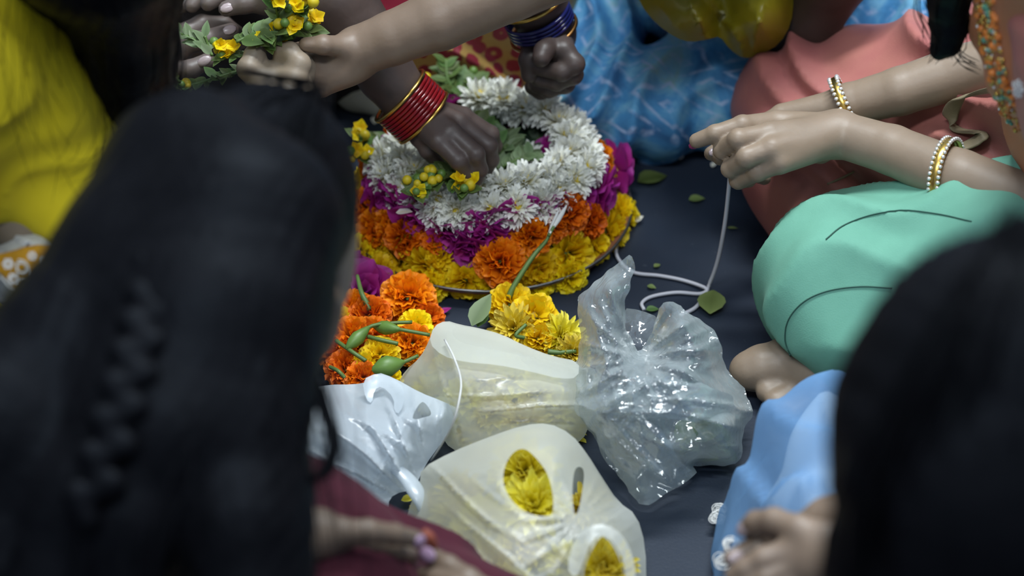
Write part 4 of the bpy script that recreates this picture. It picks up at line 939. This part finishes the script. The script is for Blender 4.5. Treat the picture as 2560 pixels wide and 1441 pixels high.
# --- bracelets and bangles (each its own thing)
def ring_geo(R, prof, n=48, el=1.0):
    v, f = [], []; m = len(prof)
    for k in range(n):
        a = 2 * math.pi * k / n
        for (r, z) in prof: v.append(((R + r) * math.cos(a), (R + r) * math.sin(a) * el, z))
    for k in range(n):
        for j in range(m):
            f.append((k * m + j, ((k + 1) % n) * m + j, ((k + 1) % n) * m + (j + 1) % m, k * m + (j + 1) % m))
    return v, f
def bangle(name, label, c, axis, R, parts, cat='bangle', group=None, beads=None):
    t = thing(name, label, cat, mtx=aim(c, axis, 1.0), group=group)
    for (nm, mat, z0, z1, th) in parts:
        v, f = ring_geo(R, [(0, z0), (th, z0 + (z1 - z0) * .2), (th, z1 - (z1 - z0) * .2), (0, z1), (-th * .3, (z0 + z1) / 2)]); put(nm, mesh(nm, v, f), M[mat], t)
    if beads:
        g = []
        for zz in beads[0]:
            for k in range(beads[1]):
                a = 2 * math.pi * (k + (zz > 0) * .5) / beads[1]; p = Vector(((R + beads[3]) * math.cos(a), (R + beads[3]) * math.sin(a), zz))
                g.append(([p + Vector(q.co) * beads[2] for q in BALL.vertices], [tuple(q.vertices) for q in BALL.polygons]))
        put('crystals', mesh('crystals', *merge(g)), M['crystal'], t)
    return t
axn = (near[1] - near[3]).normalized()
bangle('crystal_bracelet', 'gold bracelet with crystal rows on the nearer forearm', W(2366, 438, .222), (axn + Vector((0, .25, .1))).normalized(), .0345, [('band', 'gold', -.006, .006, .003)], 'bracelet', None, ((-.0045, .0045), 44, .0021, .0024))
axf = (far[2] - far[4]).normalized()
bangle('crystal_bracelet', 'gold crystal bracelet on the farther wrist over the pink cloth', W(2112, 262, .218), (axf + Vector((0, .1, .1))).normalized(), .0275, [('band', 'gold', -.0055, .0055, .003)], 'bracelet', None, ((-.004, .004), 34, .0022, .0024))
# --- woman with red bangles
pe = person('person in red and gold saree placing green buds on the wreath', W(1150, -60, 0))
s = Sdf(); ar = WL([(780, -120, .33), (840, -10, .30), (900, 85, .26), (965, 185, .215), (1045, 285, .175)]); s.chain(ar, [.042, .039, .035, .030, .0255], .004)
add_hand(s, ar[-1], .028, [[(1052, 340, .160), (1070, 376, .148), (1096, 410, .130)],
                           [(1096, 352, .172), (1146, 402, .158), (1168, 434, .140), (1172, 458, .124)],
                           [(1126, 328, .177), (1190, 386, .162), (1200, 424, .142), (1192, 450, .126)],
                           [(1148, 308, .172), (1222, 364, .152), (1228, 400, .132), (1216, 426, .116)],
                           [(1156, 292, .160), (1226, 336, .138), (1236, 366, .120), (1226, 390, .106)]], .0088)
al = WL([(1270, -160, .34), (1318, -50, .28), (1350, 25, .235), (1376, 85, .205)]); s.chain(al, [.040, .036, .032, .028], .004)
add_hand(s, al[-1], .032, [[(1335, 110, .205), (1322, 150, .20), (1322, 188, .185)],
                           [(1408, 128, .212), (1436, 160, .204), (1404, 180, .197), (1348, 170, .196)],
                           [(1400, 140, .20), (1432, 186, .186), (1392, 204, .176), (1345, 198, .176)],
                           [(1385, 150, .19), (1412, 208, .165), (1372, 222, .158), (1340, 212, .158)],
                           [(1370, 150, .18), (1380, 214, .155), (1352, 226, .148), (1330, 218, .15)]], .0105)
s.chain(WL([(1375, 112, .216), (1360, 128, .22), (1353, 146, .217)]), [.011, .0105, .0095], .004)
child('body', s.build('body', .0026), M['skin_e'], pe)
nail(pe, (1360, 128, .22), (1353, 148, .217), VIEW, M['nail'], .0055)
s = Sdf(); s.chain(WL([(1270, 160, .03), (1180, 140, .06), (1120, 60, .10), (1150, -120, .14)]), [.035, .062, .085, .13], .04)
s.cone(W(1280, 200, .03), W(1060, 150, .06), .036, .028, .03); s.cone(W(1290, 180, .06), W(1260, 20, .12), .045, .07, .03)
s.chain(WL([(1150, -100, .14), (1100, -400, .30)]), [.14, .16], .05)
child('saree', s.build('saree', .005, wrinkle(.016, 40, (.6, .6, .5), .6, 5.0), .017), M['saree'], pe)
s = Sdf(); s.chain(WL([(1010, -120, .22), (975, 10, .17), (985, 60, .12)]), [.07, .045, .03], .03)
child('blouse_end', s.build('blouse_end', .005, wrinkle(.006, 60, (.8, .4, .2), .5, 6.0), .007), M['red'], pe)
s = Sdf(); s.chain(WL([(835, 195, .03), (890, 225, .025), (945, 268, .02)]), [.014, .022, .012], .01)
child('hem', s.build('hem', .004, wrinkle(.004, 110, (.3, .9, 0), .5, 6.0), .005), M['hem'], pe)
ax = (ar[4] - ar[3]).normalized()
ax = (ax + Vector((.18, .05, 0))).normalized(); c0 = W(1030, 268, .182)
for k in range(7):
    c = c0 + ax * (.0042 * (k - 3)); lbl = ['red glass bangle nearest the elbow in the wrist stack', 'second red glass bangle from the elbow side of the stack', 'third red glass bangle from the elbow side of the stack', 'middle red glass bangle of the wrist stack', 'third red glass bangle from the hand side of the stack', 'second red glass bangle from the hand side of the stack', 'red glass bangle nearest the hand in the wrist stack'][k]
    bangle('red_bangle', lbl, c, ax, .0335, [('band', 'red_glass', -.0021, .0021, .0022)], group='red bangle stack')
bangle('gold_bangle', 'gold beaded bangle at the elbow end of the red stack', c0 - ax * .0175, ax, .0335, [('band', 'gold', -.002, .002, .0035)])
bangle('gold_bangle', 'gold bangle at the hand end of the red stack', c0 + ax * .0165, ax, .0335, [('band', 'gold', -.002, .002, .0032)])
ax2 = (al[3] - al[2]).normalized(); c1 = W(1347, 48, .228)
for k in range(4): bangle('blue_bangle', ['dark blue glass bangle nearest the elbow', 'second dark blue glass bangle from the elbow', 'third dark blue glass bangle from the elbow', 'dark blue glass bangle nearest the fist'][k], c1 + ax2 * (.0045 * (k - 1.5)), ax2, .0345, [('band', 'blue_glass', -.0022, .0022, .0025)], group='blue bangle stack')
M['bronze'] = plain('bronze', (.30, .15, .05), .35, 1.0)
bangle('gold_bangle', 'bronze bangle between the blue bangles and the fist', c1 + ax2 * .016, ax2, .035, [('band', 'bronze', -.0022, .0022, .003)])
bangle('gold_bangle', 'gold bangle above the blue bangles at the photo edge', c1 - ax2 * .024, ax2, .0355, [('band', 'gold', -.0022, .0022, .003)])
# --- tan arm reaching in from the top with palm up
pf = person('person reaching a bare tan arm in from the top holding flower sprigs', W(1400, -200, 0))
s = Sdf(); ar = WL([(1480, -130, .38), (1280, -35, .345), (1100, 48, .315), (980, 96, .295), (895, 128, .28)]); s.chain(ar, [.040, .0345, .031, .027, .0255], .004)
add_hand(s, ar[-1], .030, [[(858, 118, .292), (808, 112, .305), (765, 112, .305)],
                           [(800, 150, .275), (755, 130, .272), (722, 128, .28), (700, 138, .285)],
                           [(792, 175, .265), (745, 165, .262), (712, 155, .272), (695, 160, .28)],
                           [(792, 198, .258), (748, 195, .252), (715, 185, .258), (700, 182, .268)],
                           [(800, 215, .252), (762, 222, .245), (735, 215, .247), (720, 208, .255)]], .0096)
s.ell(W(845, 165, .262), (.032, .028, .016), k=.015)
child('body', s.build('body', .0026), M['skin_f'], pf)
s = Sdf(); s.chain(WL([(1480, -140, .38), (1620, -230, .42)]), [.048, .07], .03); child('sleeve', s.build('sleeve', .005, wrinkle(.006, 60, (.8, .4, .2)), .007), M['black'], pf)
# --- brown hands at the top left
pg = person('person in dark clothes with brown hands at the top left', W(420, -120, 0))
s = Sdf(); ar = WL([(180, 330, .22), (290, 255, .225), (375, 175, .23)]); s.chain(ar, [.036, .031, .027], .004)
add_hand(s, ar[-1], .032, [[(455, 110, .25), (520, 98, .262), (578, 76, .262)],
                           [(450, 90, .25), (505, 62, .255), (560, 62, .25), (602, 90, .24)],
                           [(450, 100, .24), (515, 78, .242), (570, 85, .235), (600, 105, .228)],
                           [(445, 130, .235), (510, 115, .232), (555, 110, .226), (590, 112, .22)],
                           [(430, 180, .235), (475, 175, .245), (518, 152, .25)]], .0102)
ar2 = WL([(900, -170, .36), (790, -80, .33), (700, -30, .31)]); s.chain(ar2, [.038, .032, .028], .004)
add_hand(s, ar2[-1], .030, [[(660, 0, .30), (610, 8, .30), (566, 22, .295)], [(640, -30, .30), (570, -25, .30), (520, 8, .295)], [(640, -40, .29), (560, -40, .29), (500, -10, .285), (480, 12, .28)],
                            [(640, -45, .28), (550, -50, .28), (480, -20, .27), (455, 15, .265)], [(640, -50, .27), (560, -60, .27), (500, -40, .26)]], .0105)
child('body', s.build('body', .0028), M['skin_g'], pg)
nail(pg, (520, 98, .262), (572, 77, .264), VIEW, M['nail'], .0065); nail(pg, (610, 8, .30), (567, 22, .296), VIEW, M['nail'], .0065); nail(pg, (475, 175, .245), (514, 153, .252), VIEW, M['nail'], .0065)
s = Sdf(); s.chain(WL([(720, 130, .05), (560, 60, .10), (400, -60, .14), (500, -300, .28)]), [.05, .10, .12, .15], .05); s.cone(W(860, 150, .05), W(820, -60, .12), .05, .1, .04)
child('garment', s.build('garment', .006, wrinkle(.012, 36, (.7, .5, .3), .5, 8.0), .013), M['black'], pg)
# --- woman in yellow at the left
ph_ = person('person in yellow dress with loose black hair sitting at the left edge', W(-100, 500, 0))
s = Sdf(); ar = WL([(60, 520, .34), (260, 470, .30), (500, 380, .27), (722, 262, .255)]); s.chain(ar, [.040, .035, .031, .027], .004)
add_hand(s, ar[-1], .032, [[(655, 205, .275), (622, 172, .288), (636, 138, .296), (646, 118, .298)],
                           [(735, 200, .28), (748, 160, .292), (724, 130, .30), (704, 128, .30)],
                           [(748, 205, .268), (765, 170, .272), (742, 142, .28), (718, 140, .285)],
                           [(755, 215, .255), (775, 185, .255), (752, 158, .262), (730, 155, .268)],
                           [(755, 225, .245), (772, 200, .243), (755, 178, .248)]], .0108)
s.ell(W(695, 190, .275), (.020, .016, .014), k=.015)
child('body', s.build('body', .0026), M['skin_h'], ph_)
nail(ph_, (636, 138, .296), (644, 118, .30), VIEW, M['nail_violet'], .0068)
s = Sdf(); s.chain(WL([(-60, 110, .50), (40, 160, .47), (95, 300, .41), (150, 440, .36)]), [.095, .078, .066, .046], .05)
s.chain(WL([(150, 400, .36), (225, 370, .36)]), [.05, .03], .04); s.cone(W(-80, 300, .40), W(60, 410, .37), .065, .036, .05); s.cone(W(130, 490, .36), W(165, 560, .345), .032, .016, .04)
s.chain(WL([(40, 100, .50), (110, 150, .47), (170, 130, .45), (188, 108, .44)]), [.04, .030, .022, .014], .03)
s.chain(WL([(165, 145, .445), (190, 150, .44)]), [.02, .012], .004)
s.chain(WL([(-420, 200, .5), (-560, 700, .2), (-300, 900, .10)]), [.14, .16, .10], .06); s.cone(W(-60, 850, .16), W(5, 830, .18), .05, .025, .03)
child('dress', s.build('dress', .005, wrinkle(.011, 34, (.55, .6, -.4), .45, 9.5), .012), M['yellow'], ph_)
sc = [(-80, 560, .30), (0, 562, .31), (70, 545, .315), (130, 562, .31), (165, 605, .30), (160, 640, .295), (140, 690, .29), (125, 740, .285), (85, 790, .28), (55, 800, .28), (40, 765, .28), (20, 750, .275), (-40, 760, .27), (-90, 700, .27)]
so = child('scarf', sheet_mesh('scarf', sc, [(40, 620, .335), (90, 660, .34), (60, 720, .325), (110, 600, .33)], (), 9, .010, .013, 1, ridge_fold(60, 650, 35, .07, .014, 80), 12), M['scarf'], ph_)
md = so.modifiers.new('thickness', 'SOLIDIFY'); md.thickness = .002
band = child('scarf_band', sheet_mesh('scarf_band', [(-20, 640, .345), (30, 632, .352), (75, 616, .355), (135, 615, .35), (152, 632, .345), (120, 690, .34), (78, 748, .335), (40, 725, .338), (10, 690, .342), (-20, 670, .34)], [(70, 670, .358)], (), 9, .004, .013, 1, None, 13), M['mustard'], ph_)
md = band.modifiers.new('thickness', 'SOLIDIFY'); md.thickness = .0015
g = []
def motif_flower(x, y, z, r):
    c = W(x, y, z); ux = Vector((1, 0, 0)); uy = Vector((0, .6, .8)); n = Vector((0, -.8, .6))
    for q in range(6):
        a = q * math.pi / 3; p = c + ux * math.cos(a) * r + uy * math.sin(a) * r
        g.append(([p + ux * math.cos(b) * r * .55 + uy * math.sin(b) * r * .55 for b in [k * math.pi / 4 for k in range(8)]], [tuple(range(8))]))
def motif_loop(pts, w_): g.append(tube_geo(smooth_path(WL(pts), 18), w_, 4))
motif_flower(20, 660, .372, .0032); motif_flower(33, 697, .372, .0032); motif_flower(80, 640, .372, .0026)
for (x, y) in [(52, 668), (60, 704), (108, 652)]: motif_loop([(x - 10, y - 10, .37), (x + 12, y - 8, .37), (x + 10, y + 12, .37), (x - 8, y + 10, .37), (x - 10, y - 10, .37)], .0011)
motif_loop([(0, 690, .366), (30, 722, .366), (62, 738, .362), (80, 735, .36)], .0010); motif_loop([(45, 650, .372), (62, 655, .372), (70, 672, .372), (72, 700, .37), (85, 720, .366)], .0009)
mo = put('scarf_print', mesh('scarf_print', *merge(g)), M['motif'], band)
# hair of the woman in yellow
s = Sdf(); s.ell(W(190, -330, .70), (.09, .10, .11), k=.02)
h1_ = WL([(260, -140, .66), (290, 0, .56), (310, 120, .50), (335, 240, .44), (350, 330, .40)]); s.chain(h1_, [.065, .042, .036, .026, .014], .03)
s.chain(WL([(190, -160, .66), (225, -60, .57), (270, 30, .53), (290, 180, .47)]), [.05, .030, .024, .02], .03); s.chain(WL([(120, -160, .66), (110, -60, .58), (130, 10, .55)]), [.04, .022, .010], .03)
s.chain(WL([(330, -100, .6), (365, 20, .5), (360, 140, .46), (350, 250, .42)]), [.05, .025, .022, .012], .03)
child('hair', s.build('hair', .005, wrinkle(.004, 260, (1, .3, 0), .4), .005), M['hair'], ph_)
strands('hair_strands', [h1_, WL([(330, -100, .6), (365, 20, .5), (370, 140, .46), (350, 270, .42)]), WL([(280, -110, .66), (290, 20, .57), (300, 150, .5), (320, 300, .43)])], 260, (.016, .014), .0006, 21, ph_)
strands('hair_strands', [WL([(100, -60, .62), (150, 60, .56), (200, 190, .50), (215, 330, .45), (170, 420, .44)]), WL([(40, -40, .6), (30, 100, .575), (60, 250, .50), (120, 360, .455)]), WL([(230, 0, .58), (290, 220, .46), (300, 330, .42), (260, 400, .42), (180, 420, .43)]), WL([(10, 40, .6), (5, 200, .53), (0, 350, .48)])], 44, (.016, .022), .00026, 22, ph_)
# --- person with blue tie-dye skirt
pd = person('person in blue tie-dye skirt with a yellow bag in the lap', W(1800, -80, 0))
s = Sdf(); s.chain(WL([(2140, -120, .30), (2070, -20, .23), (2035, 55, .19), (2000, 105, .16)]), [.040, .034, .030, .027], .004)
add_hand(s, W(2000, 105, .16), .028, [[(1950, 110, .15), (1920, 110, .145), (1890, 110, .14)], [(1920, 105, .15), (1880, 105, .15), (1850, 110, .14)], [(1920, 115, .14), (1885, 118, .14), (1860, 122, .13)], [(1925, 122, .135), (1890, 128, .13), (1870, 130, .125)], [(1930, 130, .13), (1900, 136, .125), (1885, 138, .12)]])
child('body', s.build('body', .004), M['skin_d'], pd)
s = Sdf(); s.chain(WL([(1505, 262, .062), (1620, 250, .066), (1800, 235, .066), (1960, 215, .066)]), [.054, .060, .058, .06], .03)
s.chain(WL([(1500, 240, .06), (1475, 90, .07), (1540, -100, .10)]), [.046, .055, .075], .03); s.chain(WL([(1960, 200, .07), (2180, 70, .09), (2330, 20, .12), (2250, -120, .15)]), [.06, .085, .09, .10], .04)
s.chain(WL([(1540, -60, .05), (1780, -20, .035), (2250, -110, .10)]), [.075, .07, .10], .03); s.chain(WL([(1850, -150, .15), (1850, -420, .4)]), [.14, .14], .05)
s.chain(WL([(1450, 330, .012), (1600, 345, .012), (1820, 320, .014)]), [.016, .020, .016], .03)
child('skirt', s.build('skirt', .005, wrinkle(.014, 62, (.95, -.15, -.25), .55, 12.0), .016), M['tiedye'], pd)
# --- nearest person on the right: light blue dress, dark head
pb = person('person in light blue dress with clasped hands and dark hair at the lower right', W(2450, 1700, 0))
s = Sdf(); a1 = WL([(2700, 1560, .42), (2400, 1520, .36), (2230, 1470, .33), (2120, 1420, .312)]); s.chain(a1, [.042, .036, .031, .028], .004)
add_hand(s, a1[-1], .032, [[(2070, 1345, .325), (1990, 1330, .315), (1930, 1345, .30)],
                           [(1998, 1325, .325), (1935, 1302, .320), (1890, 1306, .310), (1866, 1322, .30)],
                           [(1985, 1375, .312), (1910, 1400, .305), (1862, 1425, .296), (1835, 1440, .29)],
                           [(1995, 1410, .305), (1915, 1445, .295), (1860, 1470, .285), (1830, 1480, .28)],
                           [(2010, 1440, .298), (1940, 1480, .288), (1890, 1500, .28)]], .0098)
a2 = WL([(2700, 1330, .46), (2400, 1305, .38), (2230, 1305, .335), (2080, 1318, .30)]); s.chain(a2, [.042, .035, .030, .0255], .004)
add_hand(s, a2[-1], .028, [[(2010, 1330, .29), (1950, 1345, .285), (1910, 1360, .28)], [(1990, 1340, .285), (1915, 1360, .285), (1870, 1380, .282), (1830, 1397, .28)], [(1990, 1360, .275), (1930, 1385, .27), (1890, 1400, .268), (1850, 1415, .265)], [(1995, 1375, .265), (1940, 1410, .26), (1900, 1430, .255)], [(2000, 1390, .255), (1950, 1430, .25), (1920, 1450, .245)]], .0098)
armsB = s.build('arms', .003)
HB = WD(2512, 1050, 1.66); e1 = Vector((1, 0, 0))
s = Sdf(); s.ell(HB, (.075, .092, .105), k=.02); s.ell(HB + Vector((-.012, .05, -.05)), (.050, .045, .062), k=.03); s.cone(HB + Vector((0, .085, -.025)), HB + Vector((-.003, .105, -.045)), .010, .013, .012)
s.ell(HB + Vector((-.035, .083, -.005)), (.014,) * 3, k=.008, sub=True); s.ell(HB + Vector((.03, .083, -.005)), (.014,) * 3, k=.008, sub=True); s.cone(HB + Vector((-.02, .09, -.075)), HB + Vector((.02, .09, -.075)), .007, .007, .006)
s.ell(HB + Vector((-.076, -.005, -.02)), (.010, .020, .032), k=.008); s.cone(HB + Vector((0, -.02, -.08)), HB + Vector((.02, -.06, -.20)), .052, .058, .03)
s.chain([HB + Vector((-.02, -.05, -.22)), HB + Vector((-.10, -.06, -.26)), a1[0]], [.06, .055, .042], .04)
headB = s.build('head', .005); child('body', join_mesh('body', [armsB, headB]), M['skin_b'], pb)
nail(pb, (1890, 1306, .310), (1868, 1321, .301), (-.5, -.5, .3), M['nail'], .0065); nail(pb, (1870, 1380, .282), (1832, 1396, .281), VIEW, M['nail'], .0065)
s = Sdf(); s.ell(HB + Vector((.0, -.012, .012)), (.098, .105, .112), k=.02)
s.chain([HB + Vector((-.03, -.07, .0)), HB + Vector((-.035, -.09, -.10)), HB + Vector((-.01, -.12, -.22)), HB + Vector((.02, -.16, -.36))], [.062, .066, .07, .055], .04); s.chain([HB + Vector((.04, -.07, .0)), HB + Vector((.04, -.10, -.22))], [.07, .07], .04)
s.chain([HB + Vector((-.055, .0, .0)), HB + Vector((-.062, -.02, -.10)), HB + Vector((-.05, -.04, -.17))], [.042, .032, .018], .03)
child('hair', s.build('hair', .005, wrinkle(.004, 240, (1, .3, 0), .3), .005), M['hair'], pb)
hp = [[HB + Vector((.0, .03, .118)), HB + Vector((x * .6, -.06, .10)), HB + Vector((x, -.10, .0)), HB + Vector((x * .9, -.12, -.12)), HB + Vector((x * .7, -.15, -.28))] for x in (-.09, -.06, -.03, 0, .03, .06)]
strands('hair_strands', hp, 260, (.006, .016), .0008, 31, pb)
s = Sdf(); s.chain([HB + Vector((.0, -.05, -.22)), HB + Vector((.02, -.04, -.45)), W(2450, 1750, .12)], [.12, .15, .17], .05); s.cone(HB + Vector((-.09, -.06, -.27)), HB + Vector((-.12, -.03, -.36)), .06, .052, .04)
child('bodice', s.build('bodice', .008, wrinkle(.006, 40, (.7, .4, .3)), .007), M['organza'], pb)
s = Sdf(); s.chain(WL([(2150, 1175, .095), (2290, 1420, .14), (2480, 1650, .15)]), [.066, .10, .13], .04); s.chain(WL([(2140, 1170, .09), (2070, 1310, .06), (2020, 1420, .03)]), [.06, .045, .03], .04)
child('slip', s.build('slip', .006, wrinkle(.010, 60, (1, .2, 0), .4, 2.0), .011), M['white_slip'], pb)
s = Sdf(); s.chain(WL([(2110, 1175, .10), (2280, 1420, .15), (2480, 1650, .16)]), [.082, .12, .15], .04); s.chain(WL([(2100, 1175, .095), (2015, 1310, .06), (1970, 1440, .05), (1960, 1600, .05)]), [.080, .060, .062, .07], .04); s.cone(W(1930, 1240, .02), W(1850, 1400, .015), .03, .03, .03)
child('skirt', s.build('skirt', .006, wrinkle(.010, 52, (1, .12, .0), .35, 1.0), .011), M['organza'], pb)
g = []; rr = random.Random(4)
for (x, y, R_) in [(1828, 1375, .016), (1806, 1410, .014), (1800, 1285, .012), (1790, 1300, .012)]:
    z = .075 if y > 1350 else .012
    for q in range(14):
        cc = W(x + rr.uniform(-8, 8), y + rr.uniform(-8, 8), z + (.014 if y > 1350 else 0)); r = R_ * rr.uniform(.2, .5)
        g.append(tube_geo([cc + Vector((r * math.cos(a), r * .8 * math.sin(a), r * .5 * math.sin(a) + .004)) for a in np.linspace(0, 6.28, 14)], .0005, 4))
tag(child('lace', mesh('lace', *merge(g)), M['motif'], pb), kind='stuff')
# --- nearest person on the left: long braided black hair, maroon dress
pa = person('person in maroon dress with long braided black hair seen from behind', W(560, 1650, 0))
HA = WD(640, 555, 2.2)
tilt = Matrix.Rotation(math.radians(-30), 3, 'Z') @ Matrix.Rotation(math.radians(4), 3, 'Y') @ Matrix.Rotation(math.radians(-20), 3, 'X')
def ha(x, y, z): return HA + tilt @ Vector((x, y, z))
s = Sdf(); s.ell(HA, (.072, .090, .105), tilt, .02); s.ell(ha(.012, .05, -.05), (.050, .045, .062), tilt, .03); s.cone(ha(.006, .088, -.03), ha(.008, .108, -.048), .010, .013, .012)
s.ell(ha(-.028, .086, -.01), (.013,) * 3, k=.008, sub=True); s.ell(ha(.04, .084, -.01), (.013,) * 3, k=.008, sub=True); s.cone(ha(-.012, .094, -.078), ha(.028, .094, -.078), .007, .007, .006)
s.ell(ha(.080, -.008, -.052), (.014, .018, .032), tilt, .006); s.ell(ha(.092, -.010, -.050), (.006, .011, .020), tilt, .004, True)
s.cone(ha(-.01, -.02, -.08), ha(-.06, -.06, -.20), .046, .050, .03)
SH = WD(430, 1600, 2.10)
s.chain([ha(-.06, -.05, -.20), SH], [.055, .10], .05); s.cone(SH, WD(250, 1640, 2.08), .10, .085, .05)
headA = s.build('head', .005)
s = Sdf(); a1 = WL([(560, 1430, .36), (700, 1352, .345), (790, 1334, .338)]); s.chain(a1, [.032, .026, .020], .004)
add_hand(s, a1[-1], .022, [[(850, 1378, .29), (905, 1395, .275), (960, 1400, .265)], [(855, 1330, .338), (920, 1328, .332), (985, 1336, .316), (1040, 1348, .290)], [(855, 1352, .315), (920, 1362, .30), (985, 1376, .28), (1025, 1390, .26)], [(855, 1370, .30), (910, 1390, .28), (960, 1405, .26)], [(850, 1385, .29), (895, 1410, .27), (935, 1425, .25)]], 0.0088)
a2 = WL([(1420, 1660, 0.315), (1340, 1590, 0.285), (1260, 1530, 0.265)]); s.chain(a2, [.034, .029, .025], .004)
add_hand(s, a2[-1], .026, [[(1220, 1490, 0.255), (1170, 1450, 0.257), (1120, 1415, 0.257), (1082, 1392, 0.253)], [(1200, 1500, 0.260), (1140, 1470, 0.260), (1090, 1450, 0.250), (1060, 1440, 0.240)], [(1200, 1515, 0.250), (1140, 1495, 0.245), (1085, 1475, 0.235)], [(1205, 1530, 0.240), (1150, 1520, 0.235), (1100, 1505, 0.225)], [(1215, 1545, 0.230), (1170, 1540, 0.225), (1130, 1530, 0.215)]], .0092)
child('body', join_mesh('body', [headA, s.build('arms', .0028)]), M['skin_a'], pa)
nail(pa, (985, 1336, .316), (1034, 1346, .293), VIEW, M['nail_violet'], .0072); nail(pa, (1120, 1415, .257), (1082, 1392, .2535), VIEW, M['nail_violet'], .0078)
s = Sdf(); s.chain(WL([(600, 1620, .16), (760, 1490, .12), (1000, 1580, .11), (1260, 1640, .09)]), [.13, .085, .080, .068], .05); s.chain([W(620, 1560, .20), SH + Vector((0, -.05, -.15))], [.15, .13], .05); s.cone(W(740, 1380, .12), W(880, 1440, .10), .045, .035, .05)
child('dress', s.build('dress', .006, wrinkle(.009, 40, (.4, .7, .4), .5, 3.0), .010), M['maroon'], pa)
# hair: cap, long falls to the lower left, braid
s = Sdf(); s.ell(ha(-.004, -.010, .010), (.081, .096, .102), tilt, .02)
falls = [[(480, 420, 2.10), (360, 640, 2.06), (220, 880, 2.03), (60, 1120, 2.0), (-60, 1400, 1.98)], [(560, 520, 2.06), (440, 760, 2.02), (330, 1000, 1.99), (210, 1250, 1.96), (120, 1500, 1.95)],
         [(640, 560, 2.06), (600, 800, 2.02), (580, 1050, 1.99), (600, 1300, 1.96), (620, 1550, 1.95)], [(690, 540, 2.10), (670, 780, 2.06), (635, 1000, 2.02), (655, 1250, 1.99), (680, 1500, 1.98)], [(560, 600, 2.05), (500, 820, 2.01), (410, 1080, 1.97), (330, 1300, 1.95), (310, 1550, 1.95)],
         [(420, 460, 2.1), (300, 650, 2.06), (150, 850, 2.03), (-20, 1050, 2.0), (-150, 1250, 2.0)]]
FW = [[WD(*p) for p in q] for q in falls]
for q, r in zip(FW, ([.060, .048, .045, .045, .04], [.06, .05, .04, .03, .025], [.065, .055, .045, .035, .035], [.040, .040, .034, .030, .032], [.06, .055, .045, .026, .02], [.05, .044, .044, .05, .05])): s.chain(q, r, .025)
s.chain([WD(720, 600, 2.14), WD(715, 760, 2.10), WD(705, 900, 2.07)], [.026, .024, .018], .03)
child('hair', s.build('hair', .0055, wrinkle(.0025, 330, (1, .25, .1), .8), .004), M['hair'], pa)
bp = smooth_path([WD(450, 360, 2.10), WD(425, 470, 2.05), WD(405, 590, 2.0), WD(385, 720, 1.97), WD(350, 850, 1.945), WD(310, 990, 1.925), WD(260, 1150, 1.915), WD(200, 1320, 1.91)], 49)
s = Sdf()
for k in range(0, len(bp) - 2, 2):
    t = (bp[k + 1] - bp[k]).normalized(); sd = t.cross(Vector((0, -.8, .6))).normalized(); sg = 1 if (k // 2) % 2 else -1
    s.cone(bp[k] + sd * sg * .010, bp[min(k + 2, len(bp) - 1)] - sd * sg * .004, .0105, .008, .004)
braid = child('braid', s.build('braid', .0032, wrinkle(.0015, 500, (1, .5, .2), .3), .002), M['hair'], pa)
strands('hair_strands', FW, 380, (.020, .024), .0007, 41, pa)
strands('hair_strands', [[ha(0, .05, .098), ha(x, -.04, .098), ha(x * 1.3, -.092, .03), FW[0][1], FW[0][2]] for x in (-.05, 0, .04)], 120, (.006, .018), .0007, 43, pa)
strands('hair_strands', [[WD(740, 820, 2.08), WD(770, 900, 2.06), WD(805, 1000, 2.03), WD(832, 1090, 2.0), WD(825, 1160, 1.99), WD(770, 1210, 1.98)]], 40, (.004, .0025), .0007, 42, pa)
tag(tube('flower_tip', WL([(1056, 1330, .285), (1072, 1345, .28), (1088, 1368, .27)]), [.004, .0055, .003], M['rust'], n=10, sides=8), 'small rust-red scrap held between the fingers at the bottom', 'scrap')
